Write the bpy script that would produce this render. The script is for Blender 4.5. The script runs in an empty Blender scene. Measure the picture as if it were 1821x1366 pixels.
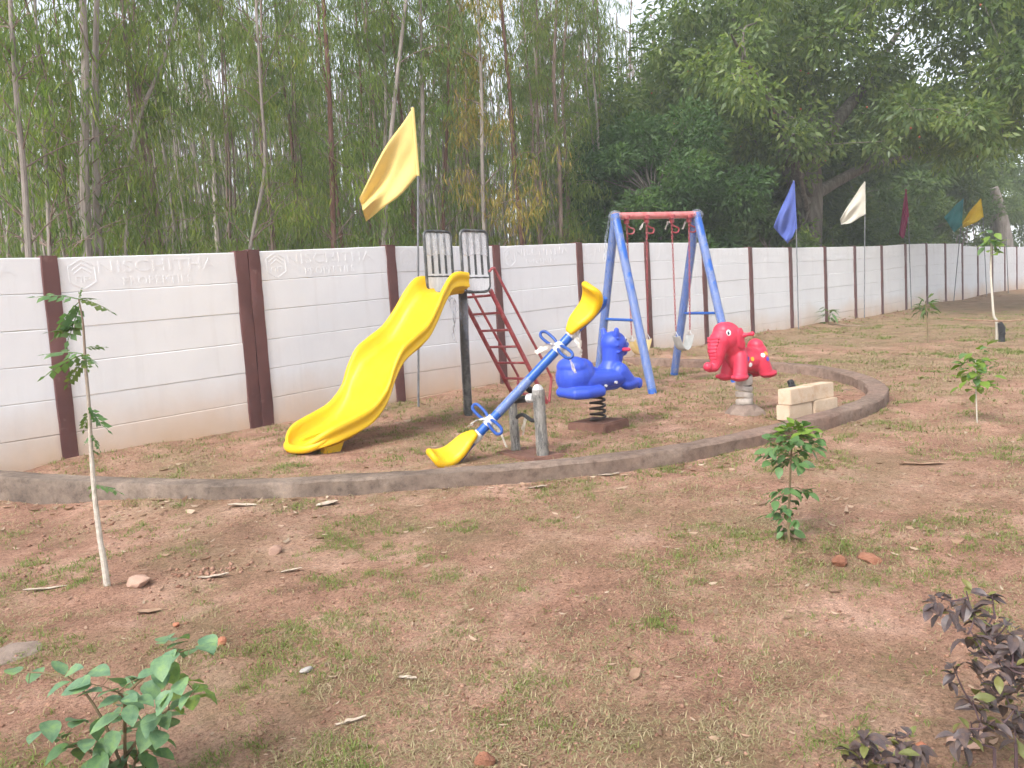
import bpy, bmesh, math
import numpy as np
from mathutils import Vector, Matrix
from mathutils.bvhtree import BVHTree

scene = bpy.context.scene
COL = scene.collection
R = math.radians

# ------------------------------------------------------------------ camera
YAW, PITCH, ROLL = R(44.97), R(4.99), R(3.46)
fw = Vector((math.cos(YAW) * math.cos(PITCH), math.sin(YAW) * math.cos(PITCH), -math.sin(PITCH)))
rt = Vector((math.sin(YAW), -math.cos(YAW), 0.0))
up = rt.cross(fw)
rt2 = math.cos(ROLL) * rt - math.sin(ROLL) * up
up2 = math.cos(ROLL) * up + math.sin(ROLL) * rt
cam_data = bpy.data.cameras.new('camera')
cam_data.sensor_width = 36.0
cam_data.lens = 1400.0 / 1821.0 * 36.0
cam_data.clip_start = 0.05
cam_data.clip_end = 3000.0
cam = bpy.data.objects.new('camera', cam_data)
COL.objects.link(cam)
m = Matrix.Identity(4)
for i in range(3):
    m[i][0], m[i][1], m[i][2] = rt2[i], up2[i], -fw[i]
m[2][3] = 1.5
cam.matrix_world = m
scene.camera = cam

# ------------------------------------------------------------------ sky, sun, exposure
SUN_EL, SUN_AZ = R(46), R(188)          # azimuth counter-clockwise from +X
world = bpy.data.worlds.new('World')
scene.world = world
world.use_nodes = True
wn = world.node_tree.nodes
wl = world.node_tree.links
wn.clear()
sky = wn.new('ShaderNodeTexSky')
sky.sky_type = 'NISHITA'
sky.sun_disc = False
sky.sun_elevation = SUN_EL
sky.sun_rotation = R(90) - SUN_AZ
sky.altitude = 900
sky.air_density = 1.0
sky.dust_density = 4.0
sky.ozone_density = 1.0
hs = wn.new('ShaderNodeHueSaturation')   # an overcast sky: white cloud, hardly any blue
hs.inputs['Saturation'].default_value = 0.28
bg = wn.new('ShaderNodeBackground')
bg.inputs['Strength'].default_value = 0.15
wo = wn.new('ShaderNodeOutputWorld')
wl.new(sky.outputs[0], hs.inputs['Color'])
wl.new(hs.outputs[0], bg.inputs['Color'])
wl.new(bg.outputs[0], wo.inputs['Surface'])

sun_data = bpy.data.lights.new('sun', 'SUN')
sun_data.energy = 1.5
sun_data.angle = R(20)
sun_data.color = (1.0, 0.97, 0.94)
sun = bpy.data.objects.new('sun', sun_data)
COL.objects.link(sun)
sd = Vector((math.cos(SUN_AZ) * math.cos(SUN_EL), math.sin(SUN_AZ) * math.cos(SUN_EL), math.sin(SUN_EL)))
sun.rotation_euler = sd.to_track_quat('Z', 'Y').to_euler()
sun.location = (0, 0, 30)

scene.view_settings.view_transform = 'Standard'
scene.view_settings.look = 'None'
scene.view_settings.gamma = 1.0
scene.view_settings.use_curve_mapping = False
scene.view_settings.exposure = 1.35
scene.render.engine = 'CYCLES'
scene.cycles.use_denoising = True
scene.cycles.max_bounces = 6
scene.cycles.transmission_bounces = 4
scene.cycles.glossy_bounces = 2
scene.cycles.use_adaptive_sampling = True
scene.cycles.adaptive_threshold = 0.04
scene.cycles.adaptive_min_samples = 16
scene.cycles.diffuse_bounces = 4
scene.cycles.transparent_max_bounces = 8

# ------------------------------------------------------------------ helpers
rng = np.random.default_rng(11)


def hash2(ix, iy, seed):
    h = (ix.astype(np.int64) * 374761393 + iy.astype(np.int64) * 668265263 + seed * 1442695041) & 0x7fffffff
    h = ((h ^ (h >> 13)) * 1274126177) & 0x7fffffff
    return ((h ^ (h >> 16)) & 0xffff) / 65535.0


def vnoise(x, y, seed=0):
    x = np.asarray(x, float); y = np.asarray(y, float)
    ix = np.floor(x); iy = np.floor(y)
    fx = x - ix; fy = y - iy
    fx = fx * fx * (3 - 2 * fx); fy = fy * fy * (3 - 2 * fy)
    a = hash2(ix, iy, seed); b = hash2(ix + 1, iy, seed)
    c = hash2(ix, iy + 1, seed); d = hash2(ix + 1, iy + 1, seed)
    return (a * (1 - fx) + b * fx) * (1 - fy) + (c * (1 - fx) + d * fx) * fy


def fbm(x, y, seed=0, n=3):
    s = 0; a = 0.5; f = 1.0
    for k in range(n):
        s = s + a * vnoise(np.asarray(x) * f + 13.1 * k, np.asarray(y) * f - 7.7 * k, seed + k)
        a *= 0.5; f *= 2.1
    return s / (1 - 0.5 ** n)


def sstep(a, b, x):
    t = np.clip((np.asarray(x, float) - a) / (b - a), 0, 1)
    return t * t * (3 - 2 * t)


def plane_z(x, y):
    return 0.0233 * np.clip(x, -30, 70) + 0.0375 * np.clip(y, -30, 40)


def gz(x, y):
    """height of the ground"""
    x = np.asarray(x, float); y = np.asarray(y, float)
    z = plane_z(x, y)
    near = np.exp(-((x - 4) ** 2 + (y - 3) ** 2) / 300.0)
    z = z + (0.035 * (fbm(x * 0.7, y * 0.7, 3) - 0.5) + 0.03 * (fbm(x * 3.1, y * 3.1, 9) - 0.5)) * (0.35 + 0.65 * near)
    z = z + 0.012 * (fbm(x * 11, y * 11, 21, 2) - 0.5) * near
    # ground outside the kerb falls a little towards the wall corner
    z = z - 0.09 * sstep(3.2, 1.2, x) * sstep(4.6, 6.4, y) * sstep(2.3, 1.7, x)
    # loose soil banked against the foot of the wall
    bank = np.exp(-((y - 8.15) / 0.38) ** 2) * sstep(8.6, 10.2, x)
    z = z + bank * (0.03 + 0.15 * sstep(0.35, 0.8, fbm(x * 0.9, y * 0.9, 31)))
    for (mx, my, mr, mh) in ((1.30, 4.39, .13, .03), (3.92, 1.89, .22, .035), (5.88, 6.60, .12, .03), (4.86, 4.86, .10, .02), (4.79, 4.47, .10, .02), (8.14, 5.65, .13, .03), (9.35, 5.18, .13, .03),
                             (8.64, 6.95, .13, .03), (9.85, 6.49, .13, .03), (5.95, 7.6, .15, .03), (6.97, 6.35, .1, .025), (6.97, 6.86, .1, .025), (7.92, 2.02, .2, .03), (7.42, 4.03, .35, .02), (6.05, 4.87, .45, .015)):
        z = z + mh * np.exp(-((x - mx) ** 2 + (y - my) ** 2) / mr ** 2) * (0.55 + 0.9 * vnoise(x * 14, y * 14, 71))
    z = z + 0.04 * np.exp(-((y - 8.15) / 0.25) ** 2) * sstep(0.4, 0.7, fbm(x * 1.7, y * 1.7, 33))
    return z


def gzf(x, y):
    return float(gz(np.array([x]), np.array([y]))[0])


class MB:
    """collects simple shapes; build() links them as one mesh object"""
    def __init__(self):
        self.v = []; self.f = []

    def add(self, vs, fs):
        o = len(self.v)
        self.v += [tuple(p) for p in vs]
        self.f += [tuple(i + o for i in q) for q in fs]
        return self

    def box(self, c, s, rot=None, taper=1.0):
        hx, hy, hz = s[0] / 2, s[1] / 2, s[2] / 2
        vs = []
        for z in (-1, 1):
            t = taper if z > 0 else 1.0
            for x, y in ((-1, -1), (1, -1), (1, 1), (-1, 1)):
                p = Vector((x * hx * t, y * hy * t, z * hz))
                if rot is not None:
                    p = rot @ p
                vs.append(p + Vector(c))
        return self.add(vs, [(3, 2, 1, 0), (4, 5, 6, 7), (0, 1, 5, 4), (1, 2, 6, 5), (2, 3, 7, 6), (3, 0, 4, 7)])

    def tube(self, pts, r, seg=10, cap=True, closed=False, squash=None):
        P = [Vector(p) for p in pts]
        n = len(P)
        rs = list(r) if hasattr(r, '__len__') else [r] * n
        T = []
        for i in range(n):
            if closed:
                t = P[(i + 1) % n] - P[i - 1]
            else:
                t = P[min(i + 1, n - 1)] - P[max(i - 1, 0)]
            T.append(t.normalized() if t.length > 1e-9 else Vector((0, 0, 1)))
        a = Vector((0, 0, 1)) if abs(T[0].z) < 0.9 else Vector((1, 0, 0))
        N = T[0].cross(a).normalized()
        vs = []
        for i in range(n):
            N = (N - T[i] * N.dot(T[i])).normalized()
            B = T[i].cross(N)
            for k in range(seg):
                an = 2 * math.pi * k / seg
                vs.append(P[i] + (N * math.cos(an) + B * math.sin(an)) * rs[i])
        fs = []
        m_ = n if closed else n - 1
        for i in range(m_):
            j = (i + 1) % n
            for k in range(seg):
                l = (k + 1) % seg
                fs.append((i * seg + k, i * seg + l, j * seg + l, j * seg + k))
        if cap and not closed:
            fs.append(tuple(range(seg - 1, -1, -1)))
            fs.append(tuple((n - 1) * seg + k for k in range(seg)))
        return self.add(vs, fs)

    def ball(self, c, rad, seg=12, rings=8, rot=None):
        rad = (rad, rad, rad) if not hasattr(rad, '__len__') else rad
        vs = []; fs = []
        for i in range(rings + 1):
            th = math.pi * i / rings
            for k in range(seg):
                ph = 2 * math.pi * k / seg
                p = Vector((rad[0] * math.sin(th) * math.cos(ph), rad[1] * math.sin(th) * math.sin(ph), rad[2] * math.cos(th)))
                if rot is not None:
                    p = rot @ p
                vs.append(p + Vector(c))
        for i in range(rings):
            for k in range(seg):
                l = (k + 1) % seg
                fs.append((i * seg + k, (i + 1) * seg + k, (i + 1) * seg + l, i * seg + l))
        return self.add(vs, fs)

    def mesh(self, name, mat, smooth=True, bevel=0.0, weld=False):
        me = bpy.data.meshes.new(name)
        me.from_pydata([tuple(p) for p in self.v], [], self.f)
        if bevel or weld:
            bm = bmesh.new(); bm.from_mesh(me)
            bmesh.ops.remove_doubles(bm, verts=bm.verts, dist=1e-5)
            if bevel:
                ed = [e for e in bm.edges if len(e.link_faces) == 2 and e.calc_face_angle(0) > 0.6]
                bmesh.ops.bevel(bm, geom=ed, offset=bevel, segments=2, affect='EDGES', clamp_overlap=True)
            bm.to_mesh(me); bm.free()
        if mat is not None:
            me.materials.append(mat)
        finish(me, smooth)
        return me

    def build(self, name, mat, parent=None, smooth=True, bevel=0.0, weld=False):
        return link(name, self.mesh(name, mat, smooth, bevel, weld), parent)


def finish(me, smooth):
    if smooth and len(me.polygons):
        me.polygons.foreach_set('use_smooth', np.ones(len(me.polygons), bool))
        try:
            me.set_sharp_from_angle(angle=R(38))
        except Exception:
            pass
    me.update()


def link(name, me, parent=None):
    o = bpy.data.objects.new(name, me)
    COL.objects.link(o)
    if parent is not None:
        o.parent = parent
    return o


def np_mesh(name, V, Q, mat, smooth=False):
    """V (n,3), Q (m,k) faces all of k corners"""
    me = bpy.data.meshes.new(name)
    V = np.ascontiguousarray(V, np.float32); Q = np.ascontiguousarray(Q, np.int32)
    k = Q.shape[1]
    me.vertices.add(len(V)); me.vertices.foreach_set('co', V.ravel())
    me.loops.add(Q.size); me.loops.foreach_set('vertex_index', Q.ravel())
    me.polygons.add(len(Q))
    me.polygons.foreach_set('loop_start', np.arange(len(Q), dtype=np.int32) * k)
    if smooth:
        me.polygons.foreach_set('use_smooth', np.ones(len(Q), bool))
    me.update(calc_edges=True)
    me.validate()
    if mat is not None:
        me.materials.append(mat)
    return me


def thing(name, label, cat, loc=(0, 0, 0), rotz=0.0, group=None):
    o = bpy.data.objects.new(name, None)
    COL.objects.link(o)
    o.empty_display_size = 0.1
    o.location = loc
    o.rotation_euler = (0, 0, rotz)
    return tag(o, label, cat, group)


def tag(o, label=None, cat=None, group=None, kind=None):
    if label: o['label'] = label
    if cat: o['category'] = cat
    if group: o['group'] = group
    if kind: o['kind'] = kind
    return o


def spline(pts, n=8, closed=False):
    """Catmull-Rom through pts (rows of any width)"""
    P = [np.array(p, float) for p in pts]
    m_ = len(P); out = []
    rng_ = range(m_) if closed else range(m_ - 1)
    for i in rng_:
        p0 = P[(i - 1) % m_] if closed else P[max(i - 1, 0)]
        p1 = P[i]; p2 = P[(i + 1) % m_]
        p3 = P[(i + 2) % m_] if closed else P[min(i + 2, m_ - 1)]
        for k in range(n):
            t = k / n
            out.append(0.5 * ((2 * p1) + (-p0 + p2) * t + (2 * p0 - 5 * p1 + 4 * p2 - p3) * t * t + (-p0 + 3 * p1 - 3 * p2 + p3) * t ** 3))
    if not closed:
        out.append(P[-1])
    return out


def blob(prims, voxel, smooth_it, mat, name):
    """prims fused into one continuous skin: ('e', c, radii[, euler]) ellipsoid, ('c', p0, r0, p1, r1) tapered capsule"""
    mb = MB()
    for p in prims:
        if p[0] == 'e':
            rot = None
            if len(p) > 3:
                from mathutils import Euler
                rot = Euler(p[3]).to_matrix()
            mb.ball(p[1], p[2], 20, 14, rot)
        else:
            a, b = Vector(p[1]), Vector(p[3])
            n = 5
            mb.tube([a.lerp(b, i / n) for i in range(n + 1)], [p[2] + (p[4] - p[2]) * i / n for i in range(n + 1)], 18)
            mb.ball(a, p[2], 16, 10); mb.ball(b, p[4], 16, 10)
    me = mb.mesh(name + '_raw', None, False)
    o = bpy.data.objects.new(name + '_raw', me)
    COL.objects.link(o)
    md = o.modifiers.new('r', 'REMESH'); md.mode = 'VOXEL'; md.voxel_size = voxel
    sm = o.modifiers.new('s', 'SMOOTH'); sm.factor = 0.5; sm.iterations = smooth_it
    dg = bpy.context.evaluated_depsgraph_get()
    out = bpy.data.meshes.new_from_object(o.evaluated_get(dg))
    out.name = name
    bpy.data.objects.remove(o); bpy.data.meshes.remove(me)
    out.materials.clear(); out.materials.append(mat)
    out.polygons.foreach_set('use_smooth', np.ones(len(out.polygons), bool))
    out.update()
    return out


# ------------------------------------------------------------------ materials
def nt(name):
    mt = bpy.data.materials.new(name)
    mt.use_nodes = True
    t = mt.node_tree
    for n in list(t.nodes):
        if n.type not in ('OUTPUT_MATERIAL', 'BSDF_PRINCIPLED'):
            t.nodes.remove(n)
    p = next(n for n in t.nodes if n.type == 'BSDF_PRINCIPLED')
    return mt, t, p


def N(t, kind, **kw):
    n = t.nodes.new('ShaderNode' + kind)
    for k, v in kw.items():
        if k.startswith('_'):
            setattr(n, k[1:], v)
        else:
            key = int(k[1:]) if k[0] == 'i' and k[1:].isdigit() else k
            n.inputs[key].default_value = v
    return n


def coords(t, kind='Object', rnd=True):
    tc = N(t, 'TexCoord')
    if not rnd:
        return tc.outputs[kind]
    oi = N(t, 'ObjectInfo')
    mul = N(t, 'Math', _operation='MULTIPLY'); mul.inputs[1].default_value = 37.0
    t.links.new(oi.outputs['Random'], mul.inputs[0])
    add = N(t, 'VectorMath', _operation='ADD')
    t.links.new(tc.outputs[kind], add.inputs[0]); t.links.new(mul.outputs[0], add.inputs[1])
    return add.outputs[0]


def noise(t, vec, scale, detail=4, rough=0.6):
    n = N(t, 'TexNoise', Scale=scale, Detail=detail, Roughness=rough)
    t.links.new(vec, n.inputs['Vector'])
    return n.outputs['Fac']


def ramp(t, fac, stops):
    n = N(t, 'ValToRGB')
    cr = n.color_ramp
    while len(cr.elements) > 1:
        cr.elements.remove(cr.elements[-1])
    cr.elements[0].position = stops[0][0]
    cr.elements[0].color = col4(stops[0][1])
    for p, c in stops[1:]:
        e = cr.elements.new(p); e.color = col4(c)
    t.links.new(fac, n.inputs['Fac'])
    return n.outputs['Color']


def col4(c):
    if not hasattr(c, '__len__'):
        c = (c, c, c)
    return (c[0], c[1], c[2], 1.0)


def mix(t, fac, a, b, mode='MIX'):
    n = N(t, 'Mix', _data_type='RGBA', _blend_type=mode)
    for s, v in ((n.inputs[0], fac), (n.inputs[6], a), (n.inputs[7], b)):
        if hasattr(v, 'is_linked') or isinstance(v, bpy.types.NodeSocket):
            t.links.new(v, s)
        elif hasattr(v, '__len__'):
            s.default_value = col4(v)
        else:
            s.default_value = v
    return n.outputs[2]


def bump(t, p, h, strength, dist=0.01):
    b = N(t, 'Bump', Strength=strength, Distance=dist)
    t.links.new(h, b.inputs['Height'])
    t.links.new(b.outputs[0], p.inputs['Normal'])


def surf(name, c1, c2, scale=6, rough=0.6, bstr=0.0, bscale=60, bdist=0.004, spec=0.4, c3=None, dirt=None, dirt_scale=3.0, dirt_at=(0.55, 0.75), rvar=0.0):
    """painted, moulded or cast surface: two close tones, optional dirt and fine relief"""
    mt, t, p = nt(name)
    v = coords(t)
    col = ramp(t, noise(t, v, scale, 5), [(0.35, c1), (0.65, c2)])
    if dirt is not None:
        f = ramp(t, noise(t, v, dirt_scale, 8, 0.7), [(dirt_at[0], 0.0), (dirt_at[1], 1.0)])
        col = mix(t, f, col, dirt)
    t.links.new(col, p.inputs['Base Color'])
    p.inputs['Roughness'].default_value = rough
    if rvar:
        rr = ramp(t, noise(t, v, scale * 3, 4), [(0.3, rough - rvar), (0.7, rough + rvar)])
        t.links.new(rr, p.inputs['Roughness'])
    p.inputs['Specular IOR Level'].default_value = spec
    if bstr:
        bump(t, p, noise(t, v, bscale, 5, 0.65), bstr, bdist)
    return mt


def leafmat(name, stops, trans=0.35, rough=0.45, spec=0.35, blotch=0.0):
    """stops: colours spread over leaves at random (per separate leaf)"""
    mt, t, p = nt(name)
    g = N(t, 'NewGeometry')
    oi = N(t, 'ObjectInfo')
    a = N(t, 'Math', _operation='MULTIPLY_ADD'); a.inputs[1].default_value = 0.6
    b = N(t, 'Math', _operation='MULTIPLY'); b.inputs[1].default_value = 0.4
    t.links.new(oi.outputs['Random'], b.inputs[0])
    t.links.new(g.outputs['Random Per Island'], a.inputs[0]); t.links.new(b.outputs[0], a.inputs[2])
    n_ = len(stops)
    col = ramp(t, a.outputs[0], [(i / max(1, n_ - 1), c) for i, c in enumerate(stops)])
    if blotch:
        nv = noise(t, coords(t), blotch, 4, 0.6)
        col = mix(t, 1.0, col, ramp(t, nv, [(0.3, (0.6, 0.68, 0.72)), (0.5, (1, 1, 1)), (0.7, (1.5, 1.36, 0.95))]), 'MULTIPLY')
    t.links.new(col, p.inputs['Base Color'])
    p.inputs['Roughness'].default_value = rough
    p.inputs['Specular IOR Level'].default_value = spec
    tr = N(t, 'BsdfTranslucent')
    tc = mix(t, 1.0, col, (1.0, 1.1, 0.55), 'MULTIPLY')
    t.links.new(tc, tr.inputs['Color'])
    ms = N(t, 'MixShader'); ms.inputs[0].default_value = trans
    out = next(n for n in t.nodes if n.type == 'OUTPUT_MATERIAL')
    t.links.new(p.outputs[0], ms.inputs[1]); t.links.new(tr.outputs[0], ms.inputs[2])
    t.links.new(ms.outputs[0], out.inputs['Surface'])
    return mt


def ground_material():
    mt, t, p = nt('red_soil')
    v = coords(t, 'Object', False)
    big = noise(t, v, 0.55, 4)
    mid = noise(t, v, 2.6, 6, 0.65)
    fine = noise(t, v, 22, 8, 0.75)
    vfine = noise(t, v, 95, 5, 0.75)
    soil = ramp(t, mid, [(0.3, (0.24, 0.128, 0.087)), (0.5, (0.385, 0.22, 0.153)), (0.68, (0.53, 0.335, 0.25))])
    straw = ramp(t, fine, [(0.32, (0.13, 0.09, 0.05)), (0.5, (0.26, 0.19, 0.11)), (0.68, (0.44, 0.35, 0.225))])
    m1 = mix(t, ramp(t, big, [(0.42, 0.0), (0.64, 0.4)]), soil, straw)
    dark = ramp(t, vfine, [(0.34, (0.34, 0.29, 0.26)), (0.44, (0.90, 0.88, 0.87)), (0.56, (1.08, 1.07, 1.06)), (0.68, (1.6, 1.55, 1.45))])
    m2 = mix(t, 0.85, m1, dark, 'MULTIPLY')
    crumb = ramp(t, noise(t, v, 42, 4, 0.6), [(0.32, (0.55, 0.52, 0.5)), (0.45, (0.97, 0.97, 0.97)), (0.58, (1.03, 1.03, 1.02)), (0.68, (1.38, 1.36, 1.3))])
    m2 = mix(t, 0.9, m2, crumb, 'MULTIPLY')
    # low green cover, thicker away from the path side
    sep = N(t, 'SeparateXYZ'); t.links.new(v, sep.inputs[0])
    far = N(t, 'MapRange'); far.inputs[1].default_value = 8.0; far.inputs[2].default_value = 20.0
    far.inputs[3].default_value = 0.0; far.inputs[4].default_value = 0.21
    t.links.new(sep.outputs['X'], far.inputs[0])
    g0 = N(t, 'Math', _operation='ADD')
    t.links.new(noise(t, v, 1.15, 7, 0.7), g0.inputs[0]); t.links.new(far.outputs[0], g0.inputs[1])
    gm = ramp(t, g0.outputs[0], [(0.48, 0.0), (0.66, 0.42)])
    green = ramp(t, fine, [(0.3, (0.085, 0.09, 0.035)), (0.6, (0.18, 0.165, 0.075)), (0.8, (0.29, 0.245, 0.13))])
    m3 = mix(t, gm, m2, green)
    # grey patches of spilt cement and gravel dust
    gp = ramp(t, noise(t, v, 0.9, 5, 0.6), [(0.68, 0.0), (0.76, 0.6)])
    m4 = mix(t, gp, m3, (0.30, 0.25, 0.225))
    t.links.new(m4, p.inputs['Base Color'])
    p.inputs['Roughness'].default_value = 0.92
    p.inputs['Specular IOR Level'].default_value = 0.15
    hsum = N(t, 'Math', _operation='MULTIPLY_ADD'); hsum.inputs[1].default_value = 0.35
    t.links.new(vfine, hsum.inputs[0]); t.links.new(fine, hsum.inputs[2])
    bump(t, p, hsum.outputs[0], 1.0, 0.028)
    return mt


def wall_material():
    mt, t, p = nt('white_wall_paint')
    tc = N(t, 'TexCoord')
    geo = N(t, 'NewGeometry')
    v = geo.outputs['Position']
    base = ramp(t, noise(t, v, 1.7, 6, 0.6), [(0.3, (0.71, 0.71, 0.72)), (0.7, (0.77, 0.77, 0.775))])
    # red earth splashed up the lowest boards, fading out unevenly
    sep = N(t, 'SeparateXYZ'); t.links.new(v, sep.inputs[0])
    slope = N(t, 'Math', _operation='MULTIPLY_ADD'); slope.inputs[1].default_value = -0.0233
    t.links.new(sep.outputs['X'], slope.inputs[0]); t.links.new(sep.outputs['Z'], slope.inputs[2])
    wob = N(t, 'Math', _operation='MULTIPLY_ADD'); wob.inputs[1].default_value = -0.75
    t.links.new(noise(t, v, 0.8, 6, 0.65), wob.inputs[0]); t.links.new(slope.outputs[0], wob.inputs[2])
    mr = N(t, 'MapRange'); mr.inputs[1].default_value = -0.14; mr.inputs[2].default_value = 0.55
    mr.inputs[3].default_value = 1.0; mr.inputs[4].default_value = 0.0
    t.links.new(wob.outputs[0], mr.inputs[0])
    c = mix(t, mr.outputs[0], base, (0.60, 0.43, 0.295))
    mp_ = N(t, 'Mapping'); mp_.inputs['Scale'].default_value = (7.0, 7.0, 0.45); t.links.new(v, mp_.inputs['Vector'])
    stn = ramp(t, noise(t, mp_.outputs[0], 1.0, 6, 0.65), [(0.52, 0.0), (0.78, 0.28)])
    c = mix(t, stn, c, (0.47, 0.43, 0.40))
    sp = ramp(t, noise(t, v, 30, 6, 0.8), [(0.70, 0.0), (0.82, 0.35)])
    c = mix(t, sp, c, (0.45, 0.40, 0.36))
    t.links.new(c, p.inputs['Base Color'])
    p.inputs['Roughness'].default_value = 0.75
    p.inputs['Specular IOR Level'].default_value = 0.25
    bump(t, p, noise(t, v, 14, 8, 0.7), 0.12, 0.004)
    return mt


def kerb_material():
    mt, t, p = nt('rough_concrete')
    v = coords(t, 'Object', False)
    c = ramp(t, noise(t, v, 2.2, 8, 0.65), [(0.3, (0.10, 0.08, 0.065)), (0.5, (0.175, 0.138, 0.11)), (0.7, (0.275, 0.218, 0.175))])
    sep = N(t, 'SeparateXYZ'); t.links.new(v, sep.inputs[0])
    mr = N(t, 'MapRange'); mr.inputs[1].default_value = 2.5; mr.inputs[2].default_value = 7.5
    mr.inputs[3].default_value = 0.1; mr.inputs[4].default_value = 0.7
    t.links.new(sep.outputs['X'], mr.inputs[0])
    nz = N(t, 'Math', _operation='MULTIPLY'); t.links.new(mr.outputs[0], nz.inputs[0])
    t.links.new(ramp(t, noise(t, v, 1.3, 5), [(0.3, 0.4), (0.7, 1.2)]), nz.inputs[1])
    c = mix(t, nz.outputs[0], c, (0.235, 0.145, 0.11))
    st = ramp(t, noise(t, v, 14, 7, 0.75), [(0.33, (0.5, 0.48, 0.46)), (0.5, (1, 1, 1)), (0.68, (1.3, 1.27, 1.22))])
    c = mix(t, 0.8, c, st, 'MULTIPLY')
    t.links.new(c, p.inputs['Base Color'])
    p.inputs['Roughness'].default_value = 0.9
    p.inputs['Specular IOR Level'].default_value = 0.2
    bump(t, p, noise(t, v, 26, 8, 0.7), 0.6, 0.012)
    return mt


MAT = {}
MAT['ground'] = ground_material()
MAT['wall'] = wall_material()
MAT['kerb'] = kerb_material()
MAT['post'] = surf('brown_post_paint', (0.11, 0.046, 0.043), (0.135, 0.058, 0.053), 4, 0.6, 0.3, 30, spec=0.35, dirt=(0.33, 0.21, 0.17), dirt_scale=6, dirt_at=(0.62, 0.85))
MAT['yellow'] = surf('yellow_moulded_plastic', (0.70, 0.42, 0.004), (0.74, 0.45, 0.008), 2, 0.46, 0.10, 90, spec=0.4, dirt=(0.70, 0.43, 0.05), dirt_scale=5, dirt_at=(0.6, 0.85), rvar=0.06)
MAT['blue_plastic'] = surf('blue_moulded_plastic', (0.03, 0.07, 0.47), (0.038, 0.085, 0.53), 3, 0.42, 0.08, 120, spec=0.4, dirt=(0.10, 0.15, 0.60), dirt_scale=6, dirt_at=(0.6, 0.9), rvar=0.06)
MAT['red_plastic'] = surf('red_moulded_plastic', (0.53, 0.03, 0.065), (0.585, 0.04, 0.08), 3, 0.42, 0.08, 120, spec=0.4, dirt=(0.65, 0.09, 0.09), dirt_scale=6, dirt_at=(0.6, 0.9), rvar=0.06)
MAT['blue_steel'] = surf('blue_painted_steel', (0.012, 0.085, 0.37), (0.02, 0.11, 0.45), 7, 0.3, 0.05, 60, spec=0.5)
MAT['navy_steel'] = surf('navy_coated_steel', (0.012, 0.055, 0.25), (0.02, 0.075, 0.31), 9, 0.4, 0.05, 60)
MAT['red_steel'] = surf('red_painted_steel', (0.28, 0.04, 0.048), (0.38, 0.075, 0.08), 9, 0.4, 0.1, 60, spec=0.45, dirt=(0.42, 0.22, 0.20), dirt_scale=12, dirt_at=(0.52, 0.75))
MAT['pink_steel'] = surf('wrapped_red_bar', (0.50, 0.12, 0.12), (0.60, 0.22, 0.21), 9, 0.35, 0.2, 50, spec=0.5)
MAT['dark_steel'] = surf('dark_painted_steel', (0.035, 0.038, 0.04), (0.075, 0.08, 0.08), 12, 0.35, 0.2, 60, spec=0.5, dirt=(0.22, 0.215, 0.20), dirt_scale=9, dirt_at=(0.5, 0.75))
MAT['black_rubber'] = surf('black_rubber', (0.012, 0.012, 0.014), (0.03, 0.03, 0.032), 12, 0.6, 0.2, 60)
MAT['spring'] = surf('rusty_black_spring', (0.03, 0.024, 0.022), (0.065, 0.045, 0.038), 20, 0.5, 0.2, 80)
MAT['bolt'] = surf('zinc_bolt', (0.45, 0.45, 0.46), (0.6, 0.6, 0.6), 20, 0.35)
MAT['slab'] = surf('earth_stained_concrete', (0.13, 0.065, 0.048), (0.20, 0.105, 0.078), 7, 0.9, 0.6, 25, 0.01, 0.2)
MAT['mound'] = surf('grey_mortar', (0.17, 0.125, 0.10), (0.27, 0.205, 0.165), 7, 0.92, 0.7, 25, 0.012, 0.2)
MAT['block'] = surf('pale_block', (0.50, 0.385, 0.275), (0.60, 0.475, 0.35), 4, 0.9, 0.5, 40, 0.006, 0.2, dirt=(0.45, 0.27, 0.16), dirt_scale=5, dirt_at=(0.52, 0.75))
MAT['pole'] = surf('grey_steel_pole', (0.10, 0.105, 0.11), (0.18, 0.18, 0.19), 12, 0.45, 0.1, 60)
MAT['white'] = surf('white_enamel', (0.78, 0.78, 0.77), (0.82, 0.82, 0.82), 6, 0.35)
MAT['black'] = surf('black_enamel', (0.012, 0.012, 0.02), (0.02, 0.02, 0.03), 6, 0.3)
MAT['violet_dot'] = surf('violet_sticker', (0.09, 0.05, 0.42), (0.11, 0.06, 0.47), 6, 0.4)
MAT['orange_dot'] = surf('orange_sticker', (0.85, 0.36, 0.03), (0.88, 0.40, 0.04), 6, 0.4)
MAT['swing_grey'] = surf('grey_rubber_belt', (0.34, 0.345, 0.33), (0.46, 0.46, 0.44), 9, 0.55, 0.1, 60)
MAT['swing_yellow'] = surf('yellow_rubber_belt', (0.66, 0.48, 0.17), (0.74, 0.60, 0.33), 9, 0.5, 0.1, 60)


def wrap_material(name, tint, alpha, lo=0.35, hi=1.5, bst=0.7):
    """crinkled stretch film that is only partly opaque"""
    mt, t, p = nt(name)
    mp_ = N(t, 'Mapping'); mp_.inputs['Scale'].default_value = (1.6, 1.6, 0.35); mp_.inputs['Rotation'].default_value = (0.35, 0.25, 0); t.links.new(coords(t), mp_.inputs['Vector'])
    v = mp_.outputs[0]
    w = noise(t, v, 26, 6, 0.7)
    t.links.new(ramp(t, w, [(0.3, tuple(c * 0.8 for c in tint)), (0.7, tint)]), p.inputs['Base Color'])
    p.inputs['Roughness'].default_value = 0.3
    a = ramp(t, noise(t, v, 17, 6, 0.75), [(0.35, alpha * lo), (0.62, min(1.0, alpha * hi))])
    t.links.new(a, p.inputs['Alpha'])
    bump(t, p, w, bst, 0.01)
    return mt


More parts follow.
